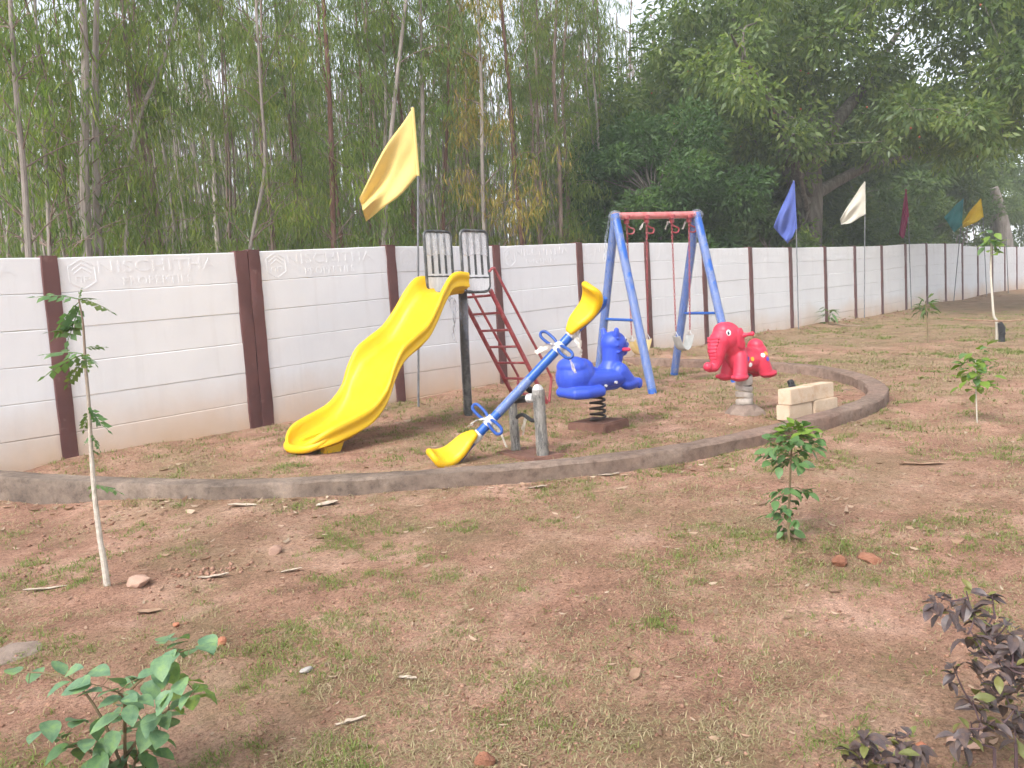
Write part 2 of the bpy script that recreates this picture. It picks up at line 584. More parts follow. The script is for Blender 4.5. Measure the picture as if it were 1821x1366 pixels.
MAT['film'] = wrap_material('stretch_film', (0.48, 0.53, 0.62), 0.27)
MAT['film_dense'] = wrap_material('dense_stretch_film', (0.80, 0.79, 0.77), 0.85)
MAT['film_white'] = wrap_material('white_stretch_film', (0.88, 0.88, 0.89), 0.95, 0.92, 1.05, 0.12)
MAT['film_panel'] = wrap_material('panel_stretch_film', (0.88, 0.88, 0.89), 0.40, 0.5, 1.3, 0.15)
MAT['film_grey'] = wrap_material('grey_stretch_film', (0.34, 0.32, 0.29), 0.6)
MAT['tape'] = surf('taupe_wrapping_tape', (0.36, 0.31, 0.265), (0.47, 0.42, 0.365), 18, 0.6, 0.5, 40, 0.006)
MAT['film_rag'] = wrap_material('torn_film', (0.78, 0.72, 0.64), 0.95)


def cloth(name, c):
    mt, t, p = nt(name)
    v = coords(t)
    col = ramp(t, noise(t, v, 5, 4), [(0.3, tuple(x * 0.9 for x in c)), (0.7, c)])
    t.links.new(col, p.inputs['Base Color'])
    p.inputs['Roughness'].default_value = 0.75
    p.inputs['Specular IOR Level'].default_value = 0.2
    w = N(t, 'TexNoise', Scale=160.0, Detail=2.0); t.links.new(v, w.inputs['Vector'])
    bump(t, p, w.outputs['Fac'], 0.15, 0.002)
    tr = N(t, 'BsdfTranslucent'); t.links.new(col, tr.inputs['Color'])
    ms = N(t, 'MixShader'); ms.inputs[0].default_value = 0.35
    out = next(n for n in t.nodes if n.type == 'OUTPUT_MATERIAL')
    t.links.new(p.outputs[0], ms.inputs[1]); t.links.new(tr.outputs[0], ms.inputs[2])
    t.links.new(ms.outputs[0], out.inputs['Surface'])
    return mt


def bark(name, a, b, c):
    mt, t, p = nt(name)
    v = coords(t)
    mp = N(t, 'Mapping'); mp.inputs['Scale'].default_value = (1, 1, 0.16); t.links.new(v, mp.inputs['Vector'])
    col = ramp(t, noise(t, mp.outputs[0], 9, 7, 0.7), [(0.3, a), (0.5, b), (0.72, c)])
    t.links.new(col, p.inputs['Base Color'])
    p.inputs['Roughness'].default_value = 0.85
    p.inputs['Specular IOR Level'].default_value = 0.2
    bump(t, p, noise(t, mp.outputs[0], 22, 6, 0.7), 0.6, 0.015)
    return mt


MAT['bark_pale'] = bark('pale_gum_bark', (0.15, 0.125, 0.105), (0.27, 0.235, 0.205), (0.38, 0.335, 0.30))
MAT['bark_brown'] = bark('brown_gum_bark', (0.12, 0.085, 0.065), (0.22, 0.16, 0.13), (0.33, 0.26, 0.22))
MAT['bark_red'] = bark('red_brown_gum_bark', (0.07, 0.035, 0.028), (0.145, 0.08, 0.06), (0.24, 0.16, 0.13))
MAT['bark_grey'] = bark('grey_fig_bark', (0.07, 0.06, 0.05), (0.15, 0.13, 0.11), (0.26, 0.235, 0.21))
MAT['stem_pale'] = bark('pale_sapling_stem', (0.30, 0.26, 0.20), (0.46, 0.42, 0.35), (0.58, 0.54, 0.47))
MAT['stem_green'] = bark('green_brown_stem', (0.10, 0.075, 0.045), (0.17, 0.125, 0.07), (0.24, 0.19, 0.11))
MAT['stem_purple'] = bark('purple_stem', (0.06, 0.035, 0.04), (0.11, 0.07, 0.075), (0.17, 0.12, 0.11))
MAT['gum_leaf'] = leafmat('gum_leaves', [(0.105, 0.165, 0.045), (0.145, 0.22, 0.06), (0.175, 0.25, 0.068), (0.225, 0.29, 0.075), (0.26, 0.265, 0.10)], 0.55, blotch=1.3)
MAT['gum_leaf_light'] = leafmat('light_gum_leaves', [(0.12, 0.17, 0.045), (0.17, 0.23, 0.055), (0.22, 0.27, 0.065), (0.27, 0.28, 0.085)], 0.55, blotch=1.3)
MAT['gum_leaf_yellow'] = leafmat('yellowing_gum_leaves', [(0.12, 0.16, 0.05), (0.24, 0.24, 0.06), (0.34, 0.28, 0.07), (0.38, 0.26, 0.07)], 0.45)
MAT['far_leaf'] = leafmat('far_gum_leaves', [(0.13, 0.165, 0.07), (0.18, 0.22, 0.085), (0.23, 0.245, 0.11)], 0.5, blotch=0.35)
MAT['fig_leaf'] = leafmat('fig_leaves', [(0.09, 0.15, 0.048), (0.135, 0.205, 0.062), (0.18, 0.25, 0.075), (0.235, 0.285, 0.085), (0.34, 0.335, 0.10)], 0.55, 0.4, 0.45, 0.9)
MAT['dark_leaf'] = leafmat('dark_feathery_leaves', [(0.055, 0.115, 0.038), (0.08, 0.155, 0.048), (0.115, 0.195, 0.06)], 0.45, blotch=1.2)
MAT['shrub_leaf'] = leafmat('shrub_leaves', [(0.07, 0.12, 0.04), (0.105, 0.165, 0.05), (0.16, 0.215, 0.065)], 0.45, blotch=1.2)
MAT['red_fruit'] = surf('red_fig_fruit', (0.33, 0.07, 0.035), (0.42, 0.11, 0.05), 9, 0.5)
MAT['grass'] = leafmat('green_grass', [(0.10, 0.15, 0.032), (0.15, 0.205, 0.048), (0.21, 0.245, 0.068), (0.30, 0.29, 0.11)], 0.3, 0.6, 0.2)
MAT['dry_grass'] = leafmat('dry_grass', [(0.19, 0.155, 0.078), (0.32, 0.26, 0.145), (0.46, 0.375, 0.235), (0.22, 0.215, 0.088), (0.15, 0.18, 0.055)], 0.25, 0.7, 0.15)
MAT['litter'] = leafmat('dry_leaf_litter', [(0.17, 0.09, 0.055), (0.26, 0.155, 0.10), (0.36, 0.24, 0.165), (0.47, 0.36, 0.265), (0.30, 0.18, 0.12)], 0.1, 0.7, 0.2)
MAT['gravel'] = leafmat('mixed_gravel', [(0.17, 0.085, 0.058), (0.26, 0.14, 0.095), (0.36, 0.21, 0.15), (0.30, 0.255, 0.22)], 0.0, 0.9, 0.15)
MAT['clod'] = surf('red_soil_clod', (0.24, 0.105, 0.065), (0.34, 0.165, 0.105), 14, 0.95, 0.9, 45, 0.02, 0.1)
MAT['stone'] = surf('pinkish_stone', (0.34, 0.21, 0.155), (0.46, 0.30, 0.225), 8, 0.9, 0.7, 30, 0.01, 0.2)
MAT['grey_stone'] = surf('grey_stone', (0.30, 0.27, 0.245), (0.42, 0.385, 0.35), 10, 0.9, 0.6, 30, 0.01, 0.2)
MAT['brick_bit'] = surf('orange_brick_fragment', (0.36, 0.14, 0.08), (0.46, 0.20, 0.115), 12, 0.9, 0.6, 40, 0.008, 0.2)
MAT['bark_bit'] = surf('dry_bark_strip', (0.36, 0.28, 0.21), (0.52, 0.43, 0.345), 14, 0.85, 0.4, 40, 0.006, 0.2)
MAT['bark_bit_brown'] = surf('brown_bark_strip', (0.24, 0.14, 0.09), (0.36, 0.24, 0.16), 14, 0.85, 0.4, 40, 0.006, 0.2)
# ------------------------------------------------------------------ ground
def graded(a, b, step, far, growth=1.22):
    core = list(np.arange(a, b + 1e-6, step))
    lo = []; s = step; x = a
    while x > -far:
        s *= growth; x -= s; lo.append(x)
    hi = []; s = step; x = b
    while x < far:
        s *= growth; x += s; hi.append(x)
    return np.array(lo[::-1] + core + hi)


gx = graded(-0.5, 13.0, 0.05, 900); gy = graded(-0.8, 9.2, 0.05, 900)
GXX, GYY = np.meshgrid(gx, gy)
GZZ = gz(GXX, GYY)
nx, ny = len(gx), len(gy)
idx = np.arange(nx * ny).reshape(ny, nx)
quads = np.stack([idx[:-1, :-1], idx[:-1, 1:], idx[1:, 1:], idx[1:, :-1]], -1).reshape(-1, 4)
ground = link('ground', np_mesh('ground', np.stack([GXX, GYY, GZZ], -1).reshape(-1, 3), quads, MAT['ground'], True))
tag(ground, 'bare red earth with thin patchy grass', 'ground', kind='structure')

# ------------------------------------------------------------------ boundary wall
WALL_Y = 8.26
PANEL_H = 0.3325
posts = [(0.30, 2.262), (2.198, 2.30), (4.104, 2.373), (4.252, 2.389), (6.15, 2.48), (8.05, 2.517), (9.937, 2.599), (11.83, 2.65), (13.755, 2.694),
         (15.635, 2.63), (17.52, 2.664), (19.42, 2.712), (21.28, 2.76), (23.2, 2.813), (25.12, 2.90), (27.03, 2.958), (28.91, 2.998), (30.80, 3.039),
         (32.70, 2.978), (34.67, 3.017), (36.49, 3.028), (38.42, 3.065), (40.3, 3.11), (42.2, 3.15), (44.1, 3.19), (46.0, 3.23), (47.9, 3.27)]
step_left = {8: 2.579, 17: 2.948}        # bays that start lower than the post on their left
PW = 0.142
wall = thing('boundary_wall', 'white precast panel wall with brown posts running behind the play area', 'wall', (0, WALL_Y, 0))


def panel_mesh(L, seed):
    r = np.random.default_rng(seed)
    h = PANEL_H
    prof = [(0.000, 0.007), (0.0, h - 0.009), (0.006, h - 0.001), (0.05, h - 0.001), (0.05, 0.0015), (0.006, 0.0015)]   # (depth, z)
    n = 9
    mb = MB(); vs = []
    for i in range(n + 1):
        x = L * i / n
        e = np.array([0, .0008, .0008]) * r.standard_normal(3)
        for k, (d, z) in enumerate(prof):
            vs.append((x, d + (e[0] if k < 2 else 0), z + (e[1] if k in (1, 2) else (e[2] if k in (0, 5) else 0))))
    m_ = len(prof); fs = []
    for i in range(n):
        for k in range(m_):
            l = (k + 1) % m_
            fs.append((i * m_ + k, (i + 1) * m_ + k, (i + 1) * m_ + l, i * m_ + l))
    fs.append(tuple(range(m_))); fs.append(tuple(n * m_ + k for k in range(m_ - 1, -1, -1)))
    mb.add(vs, fs)
    return mb.mesh('wall_panel', MAT['wall'], False)


PL = 1.80
panel_meshes = [panel_mesh(PL, s) for s in range(5)]


def text_mesh(s, height, width, depth):
    cu = bpy.data.curves.new('t', 'FONT')
    cu.body = s; cu.size = 1.0; cu.extrude = 0.02; cu.resolution_u = 3
    cu.space_character = 1.08
    o = bpy.data.objects.new('t', cu); COL.objects.link(o)
    dg = bpy.context.evaluated_depsgraph_get()
    me = bpy.data.meshes.new_from_object(o.evaluated_get(dg))
    bpy.data.objects.remove(o)
    co = np.empty(len(me.vertices) * 3, np.float32); me.vertices.foreach_get('co', co); co = co.reshape(-1, 3)
    a, b = co.min(0), co.max(0)
    out = np.empty_like(co)
    out[:, 0] = (co[:, 0] - a[0]) / (b[0] - a[0]) * width
    out[:, 2] = (co[:, 1] - a[1]) / (b[1] - a[1]) * height
    # relief: front face slightly smaller than the foot, like a casting
    out[:, 1] = np.where(co[:, 2] > 0, -depth, 0.004)
    me.vertices.foreach_set('co', out.ravel())
    me.materials.clear(); me.materials.append(MAT['wall'])
    me.polygons.foreach_set('use_smooth', np.zeros(len(me.polygons), bool))
    me.update()
    return me


t1 = text_mesh('NISCHITHA', 0.118, 1.19, 0.0028); t1.name = 'lettering'
t2 = text_mesh('PROPERTIES', 0.082, 0.69, 0.0026); t2.name = 'small_lettering'


def emblem_mesh():
    mb = MB()
    w, h = 0.118, 0.143

    def bar(a, b, th=0.014):
        a = Vector((a[0], 0, a[1])); b = Vector((b[0], 0, b[1]))
        d = (b - a).normalized(); n_ = Vector((-d.z, 0, d.x)) * th / 2
        a = a - d * th * 0.3; b = b + d * th * 0.3
        f = Vector((0, -0.003, 0)); k = Vector((0, 0.004, 0))
        mb.add([a - n_ + k, b - n_ + k, b + n_ + k, a + n_ + k, a - n_ * .7 + f, b - n_ * .7 + f, b + n_ * .7 + f, a + n_ * .7 + f],
               [(4, 5, 6, 7), (0, 1, 5, 4), (1, 2, 6, 5), (2, 3, 7, 6), (3, 0, 4, 7)])
    hexa = [(0, h), (w, h * .52), (w, -h * .52), (0, -h), (-w, -h * .52), (-w, h * .52)]
    for i in range(6):
        bar(hexa[i], hexa[(i + 1) % 6], 0.016)
    bar((-w * .72, h * .30), (0, h * .72)); bar((0, h * .72), (w * .72, h * .30))
    bar((-w * .62, h * .06), (0, h * .44)); bar((0, h * .44), (w * .62, h * .06))
    bar((-w * .52, -h * .16), (-w * .12, -h * .16), .012); bar((-w * .12, -h * .16), (-w * .12, -h * .5), .012); bar((-w * .52, -h * .16), (-w * .52, -h * .44), .012)
    bar((w * .12, -h * .16), (w * .55, -h * .16), .012); bar((w * .12, -h * .16), (w * .12, -h * .52), .012); bar((w * .12, -h * .34), (w * .55, -h * .34), .012); bar((w * .55, -h * .16), (w * .55, -h * .34), .012)
    return mb.mesh('emblem', MAT['wall'], False)


emb = emblem_mesh()


def post_mesh(seed, h):
    r = np.random.default_rng(seed)
    mb = MB(); vs = []; n = 14
    for i in range(n + 1):
        z = h * i / n
        for x, y in ((0.004, 0), (PW - 0.004, 0), (PW, 0.006), (PW, 0.14), (0, 0.14), (0, 0.006)):
            vs.append((x + 0.0035 * r.standard_normal() * (y < 0.1), y, z))
    fs = []
    for i in range(n):
        for k in range(6):
            l = (k + 1) % 6
            fs.append((i * 6 + k, i * 6 + l, (i + 1) * 6 + l, (i + 1) * 6 + k))
    fs.append(tuple(n * 6 + k for k in range(6)))
    mb.add(vs, fs)
    return mb.mesh('post', MAT['post'], True)


PH = 2.45
post_meshes = [post_mesh(s, PH) for s in range(6)]
for i, (x, zt) in enumerate(posts):
    o = link('post', post_meshes[i % 6], wall)
    o.location = (x, 0, zt - PH + 0.012)
    if i + 1 >= len(posts) or i == 2:
        continue
    x1, zt1 = posts[i + 1]
    xa = x + PW - 0.02; xb = x1 + 0.02
    za = step_left.get(i, zt) - 0.004
    zb = zt1 - 0.004
    ang = math.atan2(zb - za, xb - xa)
    sc_ = math.hypot(xb - xa, zb - za) / PL
    npan = 7 if (za - 2 * 0 - 6 * PANEL_H) > plane_z(x, 8.26) - 0.03 else 6
    for k in range(npan):
        pn = link('wall_panel', panel_meshes[(i * 3 + k * 2) % 5], wall)
        z0 = za - (k + 1) * PANEL_H
        pn.location = (xa, 0.022 + 0.0025 * math.sin(i * 7.3 + k * 3.1), z0)
        pn.rotation_euler = (0, -ang, 0)
        pn.scale = (sc_, 1, 1)
        if k == 0 and x < 30:
            l1 = link('lettering', t1, pn); l1.location = (0.385, 0, 0.170)
            l2 = link('lettering', t2, pn); l2.location = (0.60, 0, 0.038)
            e1 = link('emblem', emb, pn); e1.location = (0.235, 0, 0.165)

# ------------------------------------------------------------------ kerb round the play area
outer = spline([(1.30, 8.2), (1.52, 7.5), (2.0, 6.47), (2.5, 5.6), (3.21, 4.86), (4.03, 4.15), (4.86, 3.62), (5.76, 3.27), (6.95, 3.06), (8.15, 2.98),
                (9.1, 3.19), (10.05, 3.78), (10.75, 4.62), (10.98, 5.55), (10.94, 7.0), (10.88, 8.22)], 8)
kw = 0.21
mb = MB(); vs = []
NP = len(outer)
for i, p in enumerate(outer):
    a = outer[max(i - 1, 0)]; b = outer[min(i + 1, NP - 1)]
    d = (b - a) / np.linalg.norm(b - a)
    nrm = np.array([-d[1], d[0]])
    zt = float(plane_z(p[0], p[1])) + 0.118 + 0.006 * float(fbm(p[0] * 2, p[1] * 2, 5) - 0.5)
    q = np.random.default_rng(i)
    for off, dz in ((0.0, -0.45), (0.003, -0.10), (0.0, -0.016), (0.013, 0.0), (kw * 0.5, 0.004), (kw - 0.014, 0.0), (kw, -0.015), (kw, -0.45)):
        c = p + nrm * (off + (0.004 if dz in (0.0, -0.016, -0.015) else 0.003) * q.standard_normal())
        vs.append((c[0], c[1], zt + dz + 0.0025 * q.standard_normal()))
fs = []
for i in range(NP - 1):
    for k in range(7):
        fs.append((i * 8 + k, i * 8 + k + 1, (i + 1) * 8 + k + 1, (i + 1) * 8 + k))
mb.add(vs, fs)
kerb = mb.build('concrete_kerb', MAT['kerb'])
bpy.context.view_layer.update()
tag(kerb, 'low curved concrete kerb enclosing the play equipment in front of the wall', 'kerb')
KERB_OUT = np.array(outer)
# ------------------------------------------------------------------ trees
def leaf_cloud(P, Dn, L, W, r):
    """flat lance leaves: base P, direction Dn, length L, half width W -> V, Q"""
    n = len(P)
    rnd = r.standard_normal((n, 3))
    S = np.cross(Dn, rnd); S /= np.linalg.norm(S, axis=1)[:, None] + 1e-9
    up_ = np.cross(S, Dn)
    mid = P + Dn * (L * 0.42)[:, None] + up_ * (L * 0.05)[:, None]
    V = np.stack([P, mid - S * W[:, None], P + Dn * L[:, None], mid + S * W[:, None]], 1).reshape(-1, 3)
    Q = np.arange(4 * n).reshape(n, 4)
    return V, Q


def gum_trunk(seed, H, stems=1, r0=0.08, lean=0.03):
    """one or several slender stems from one stool; returns MB and the stem polylines"""
    r = np.random.default_rng(seed)
    mb = MB(); lines = []
    for s in range(stems):
        base = np.array([r.uniform(-.4, .4), r.uniform(-.4, .4), -0.4]) if stems > 1 else np.array([0, 0, -0.4])
        h = H * r.uniform(0.8, 1.0)
        dr = r.normal(0, lean, 2)
        pts = []; w = np.zeros(2)
        for k in range(9):
            z = h * k / 8
            w = w + r.normal(0, 0.05, 2)
            pts.append((base[0] + dr[0] * z + w[0], base[1] + dr[1] * z + w[1], z - 0.4 * (k == 0)))
        sm = spline(pts, 3)
        rr = r0 * r.uniform(0.6, 1.0)
        mb.tube(sm, [max(0.008, rr * (1 - 0.8 * i / len(sm))) for i in range(len(sm))], 7, cap=False)
        lines.append((np.array(sm), rr))
    return mb, lines


def gum_crown(seed, lines, H, nleaf, z_lo=0.3, spread=1.0, low=0.25, length=(0.12, 0.24)):
    """drooping sprays of narrow leaves; mb gets the thin branches that carry them"""
    r = np.random.default_rng(seed + 500)
    mb = MB(); PP = []; DD = []
    nb = 34
    per = max(1, nleaf // nb)
    for b in range(nb):
        sm, rr = lines[r.integers(len(lines))]
        u = (low + (1 - low) * r.random() ** 0.75) if r.random() > 0.22 else r.uniform(0.14, low)
        i = min(len(sm) - 1, int(u * (len(sm) - 1)))
        o = sm[i]
        az = r.uniform(0, 2 * math.pi)
        Lb = spread * r.uniform(0.5, 1.5) * (1.25 - 0.6 * u)
        d = np.array([math.cos(az), math.sin(az), 0])
        rise = r.uniform(0.5, 1.5); fall = r.uniform(0.25, 0.7)
        pts = [o + d * Lb * s + np.array([0, 0, Lb * (rise * s - fall * s * s)]) + r.normal(0, 0.025, 3) * (s > 0) for s in (0, .2, .4, .6, .8, 1.0)]
        mb.tube(pts, [0.011, 0.009, 0.0075, 0.006, 0.0045, 0.003], 4, cap=False)
        nt_ = 9
        for k in range(nt_):
            s = r.uniform(0.3, 1.05)
            c = o + d * Lb * s + np.array([0, 0, Lb * (rise * s - fall * s * s)]) + r.normal(0, 0.13, 3)
            drop = r.uniform(0.15, 0.6)
            m_ = max(2, per // nt_)
            tt = r.random(m_)
            PP.append(c + np.stack([r.normal(0, 0.10, m_), r.normal(0, 0.10, m_), -tt * drop], 1))
            dd = np.stack([r.normal(0, 0.33, m_), r.normal(0, 0.33, m_), -np.abs(r.normal(1, 0.25, m_))], 1)
            DD.append(dd)
    P = np.concatenate(PP); Dn = np.concatenate(DD); Dn /= np.linalg.norm(Dn, axis=1)[:, None]
    n = len(P)
    L = r.uniform(*length, n); W = L * r.uniform(0.045, 0.075, n)
    V, Q = leaf_cloud(P, Dn, L, W, r)
    return mb, V, Q


def crown_mesh(name, mbr, V, Q, leaf, br):
    """branches and leaves as one crown mesh with two materials"""
    bv = np.array(mbr.v, float).reshape(-1, 3)
    bq = [f for f in mbr.f if len(f) == 4]
    VV = np.concatenate([V, bv]) if len(bv) else V
    QQ = np.concatenate([Q, np.array(bq) + len(V)]) if bq else Q
    me = np_mesh(name, VV, QQ, leaf)
    me.materials.append(br)
    mi = np.zeros(len(me.polygons), np.int32); mi[len(Q):] = 1
    me.polygons.foreach_set('material_index', mi)
    return me


gum_kinds = []
for s in range(9):
    H = [10.5, 12, 9, 13, 11, 8.5, 12.5, 10, 11.5][s]
    st = [3, 2, 4, 1, 3, 5, 2, 3, 2][s]
    bk = ['bark_pale', 'bark_brown', 'bark_pale', 'bark_pale', 'bark_brown', 'bark_pale', 'bark_red', 'bark_pale', 'bark_brown'][s]
    tm, lines = gum_trunk(40 + s, H, st, [0.05, 0.065, 0.04, 0.085, 0.05, 0.036, 0.065, 0.05, 0.055][s])
    mbr, V, Q = gum_crown(40 + s, lines, H, 4000, spread=0.95)
    gum_kinds.append((tm.mesh('trunk', MAT[bk], True),
                      crown_mesh('crown', mbr, V, Q, MAT['gum_leaf_light' if s in (2, 5) else 'gum_leaf'], MAT['bark_brown'])))


def place_gum(kind, x, y, rz, s, label, group):
    t = thing('eucalyptus_tree', label, 'tree', (x, y, gzf(x, y)), rz, group)
    t.scale = (s, s, s)
    link('trunk', gum_kinds[kind][0], t)
    link('crown', gum_kinds[kind][1], t)
    return t


# named gums: trunk lines that stand out in front of the plantation (x, y, z of points from the wall top upwards)
def named_gum(label, line, r0, mat, crown_seed, leafm='gum_leaf', nleaf=3600, spread=1.0, low=0.22, extra=None):
    L0 = np.array(line, float)
    g = gzf(L0[0][0], L0[0][1])
    d = (L0[1] - L0[0]); k = (L0[0][2] - g + 0.3) / d[2]
    foot = L0[0] - d * k
    dt = (L0[-1] - L0[-2]); dt = dt / dt[2]
    top = [L0[-1] + dt * 1.8, L0[-1] + dt * 3.6 + np.array([.15, .1, 0])]
    pts = np.array([foot] + list(L0) + top)
    base = np.array([foot[0], foot[1], g])
    t = thing('eucalyptus_tree', label, 'tree', tuple(base))
    loc = pts - base
    sm = spline(loc, 4)
    mb = MB()
    n = len(sm); r0 = r0 * 0.74
    mb.tube(sm, [r0 * (1 - 0.65 * i / n) for i in range(n)], 9, cap=False)
    lines = [(np.array(sm), r0)]
    if extra is not None:
        e = np.array(extra, float) - base
        fe = e[0] - (e[1] - e[0]) * ((e[0][2] + 0.3) / (e[1] - e[0])[2])
        te = e[-1] + (e[-1] - e[-2]) * 1.5
        sm2 = spline([fe] + list(e) + [te], 4)
        mb2 = MB(); mb2.tube(sm2, [r0 * 0.9 * (1 - 0.65 * i / len(sm2)) for i in range(len(sm2))], 9, cap=False)
        mb2.build('trunk', MAT[mat], t)
        lines.append((np.array(sm2), r0))
    mb.build('trunk', MAT[mat], t)
    mbr, V, Q = gum_crown(crown_seed, lines, 10, nleaf, spread=spread, low=low)
    link('crown', crown_mesh('crown', mbr, V, Q, MAT[leafm], MAT['bark_brown']), t)
    return t


named_gum('tall eucalyptus with two thick pale grey trunks side by side behind the left sapling',
          [(3.788, 12.0, 2.80), (3.859, 12.0, 3.886), (3.989, 12.0, 5.05), (4.067, 12.0, 6.2)], 0.105, 'bark_pale', 901, low=0.25, nleaf=2600,
          extra=[(3.975, 12.1, 2.81), (4.047, 12.1, 3.917), (4.151, 12.1, 5.099), (4.288, 12.1, 6.282)])
named_gum('leftmost thick eucalyptus trunk, pale and leaning left', [(2.932, 11.5, 2.733), (2.981, 11.5, 3.724), (2.99, 11.5, 4.562), (3.041, 11.5, 5.806)], 0.062, 'bark_pale', 902, nleaf=2600)
named_gum('slender grey eucalyptus just left of the twin pale trunks', [(3.453, 12.5, 2.845), (3.52, 12.5, 3.942), (3.551, 12.5, 5.101), (3.611, 12.5, 6.251)], 0.045, 'bark_pale', 903, nleaf=2400)
named_gum('thin eucalyptus curving strongly to the left beside the twin pale trunks', [(3.909, 13, 2.904), (3.872, 13, 4.222), (3.777, 13, 5.498), (3.631, 13, 6.412)], 0.04, 'bark_brown', 904, nleaf=2400)
named_gum('eucalyptus leaning diagonally to the right above the second wall bay', [(4.53, 12.6, 2.874), (4.753, 12.6, 4.319), (4.937, 12.6, 4.928), (5.357, 12.6, 5.756), (5.719, 12.6, 6.77)], 0.055, 'bark_pale', 905, low=0.6)
named_gum('straight dark eucalyptus crossing behind the diagonal leaning one', [(4.991, 13, 2.924), (5.086, 13, 4.427), (5.093, 13, 5.469), (5.152, 13, 6.764)], 0.05, 'bark_brown', 906)
named_gum('thin pale eucalyptus above the double brown wall post', [(6.25, 12, 2.927), (6.595, 12, 4.125), (6.653, 12, 5.476), (6.701, 12, 6.809)], 0.045, 'bark_pale', 907)
named_gum('reddish brown eucalyptus trunk left of the large yellow flag', [(7.8, 12, 2.97), (7.883, 12, 4.237), (7.961, 12, 5.685), (7.98, 12, 7.105)], 0.075, 'bark_red', 908)
named_gum('smooth grey eucalyptus leaning right behind the large yellow flag', [(8.594, 11.6, 2.945), (8.799, 11.6, 4.249), (9.125, 11.6, 5.774), (9.482, 11.6, 7.327)], 0.07, 'bark_pale', 909, low=0.32)
named_gum('upright grey eucalyptus directly behind the large yellow flag', [(9.389, 12.6, 3.071), (9.476, 12.6, 4.478), (9.621, 12.6, 5.777), (9.716, 12.6, 7.694)], 0.06, 'bark_pale', 910)
named_gum('pale peeling eucalyptus trunk just right of the large yellow flag', [(9.69, 11.8, 2.992), (9.772, 11.8, 4.367), (9.899, 11.8, 5.946), (9.985, 11.8, 7.506)], 0.07, 'bark_pale', 911, low=0.32)
named_gum('reddish brown eucalyptus leaning left between the slide and the swing set', [(11.952, 11.4, 3.001), (11.862, 11.4, 4.481), (11.842, 11.4, 6.16), (11.742, 11.4, 7.787)], 0.07, 'bark_red', 912, low=0.45)
named_gum('eucalyptus with yellowing drooping leaves above the slide guard panels', [(10.70, 11.2, 2.95), (10.76, 11.2, 4.352), (10.87, 11.2, 5.956), (10.92, 11.2, 7.534)], 0.065, 'bark_pale', 913, 'gum_leaf_yellow', 3400, 1.0, 0.18)
named_gum('brown eucalyptus trunk just left of the swing set', [(14.352, 12.4, 3.164), (14.434, 12.4, 4.876), (14.396, 12.4, 6.811), (14.659, 12.4, 8.774)], 0.08, 'bark_brown', 914)
named_gum('second brown eucalyptus trunk left of the swing set, next to its twin', [(15.113, 12.8, 3.224), (15.175, 12.8, 5.009), (15.174, 12.8, 7.032), (15.557, 12.8, 9.107)], 0.075, 'bark_brown', 915)

# the plantation behind: rows with some scatter, only where the view reaches
r = np.random.default_rng(77)
spots = []
yy = 13.6
while yy < 40:
    xx = -2.0
    while xx < 48:
        x = xx + r.normal(0, 0.5); y = yy + r.normal(0, 0.5)
        xx += 1.95 + 0.05 * (yy - 13)
        az = math.degrees(math.atan2(y, x)); dist = math.hypot(x, y)
        if az > 80 or az < 29 or dist > 33:
            continue
        if 70.5 < az < 77 and dist > 15.5 and r.random() < 0.75:
            continue
        if az < 34 and r.random() < 0.4:
            continue
        if math.hypot(x - 22.9, y - 10.2) < 4.0 or math.hypot(x - 16.9, y - 11.6) < 1.2:
            continue
        spots.append((dist, x, y))
    yy += 1.7
spots.sort()
STEMS = ['three-stemmed', 'two-stemmed', 'four-stemmed', 'single-stemmed', 'three-stemmed', 'five-stemmed', 'two-stemmed', 'three-stemmed', 'two-stemmed']
BARKS = ['pale', 'brown', 'pale', 'pale', 'brown', 'pale', 'reddish', 'pale', 'brown']
for i, (dist, x, y) in enumerate(spots):
    az = math.degrees(math.atan2(y, x))
    zone = ('above the leftmost wall post' if az > 75 else 'above the first full wall bay' if az > 64 else 'left of the large yellow flag' if az > 54 else
            'behind the slide guard panels' if az > 45.8 else 'between slide and swing set' if az > 40 else 'behind the swing set' if az > 31 else 'behind the fig tree')
    row = 'front row' if dist < 17 else 'second row' if dist < 20 else 'third row' if dist < 23.5 else 'fourth row' if dist < 27.5 else 'rearmost row'
    kd_ = int(r.integers(9))
    place_gum(kd_, x, y, r.uniform(0, 6.28), r.uniform(0.85, 1.12),
              'slender %s %s eucalyptus %s, %s of the plantation' % (STEMS[kd_], BARKS[kd_], zone, row), 'eucalyptus plantation behind the wall')
print('gums', len(spots))

# the wood goes on beyond the rows that can be told apart
r = np.random.default_rng(5)
n = 26000
az = np.radians(r.uniform(2, 88, n)); dist = r.uniform(33, 62, n)
hgt = r.beta(1.1, 2.0, n) * 10.5
P = np.stack([np.cos(az) * dist, np.sin(az) * dist, np.zeros(n)], 1)
hgt = hgt * np.where((az > np.radians(70)) & (az < np.radians(77.5)), 0.55, 1.0)
P[:, 2] = plane_z(P[:, 0], P[:, 1]) + hgt * (0.75 + 0.25 * vnoise(az * 60, dist * 0.3, 8))
P = P[P[:, 1] > 14.0]; n = len(P)
Dn = np.stack([r.normal(0, 0.4, n), r.normal(0, 0.4, n), -np.abs(r.normal(1, 0.3, n))], 1); Dn /= np.linalg.norm(Dn, axis=1)[:, None]
L = r.uniform(0.3, 0.75, n)
V, Q = leaf_cloud(P, Dn, L, L * r.uniform(0.10, 0.2, n), r)
stems = MB()
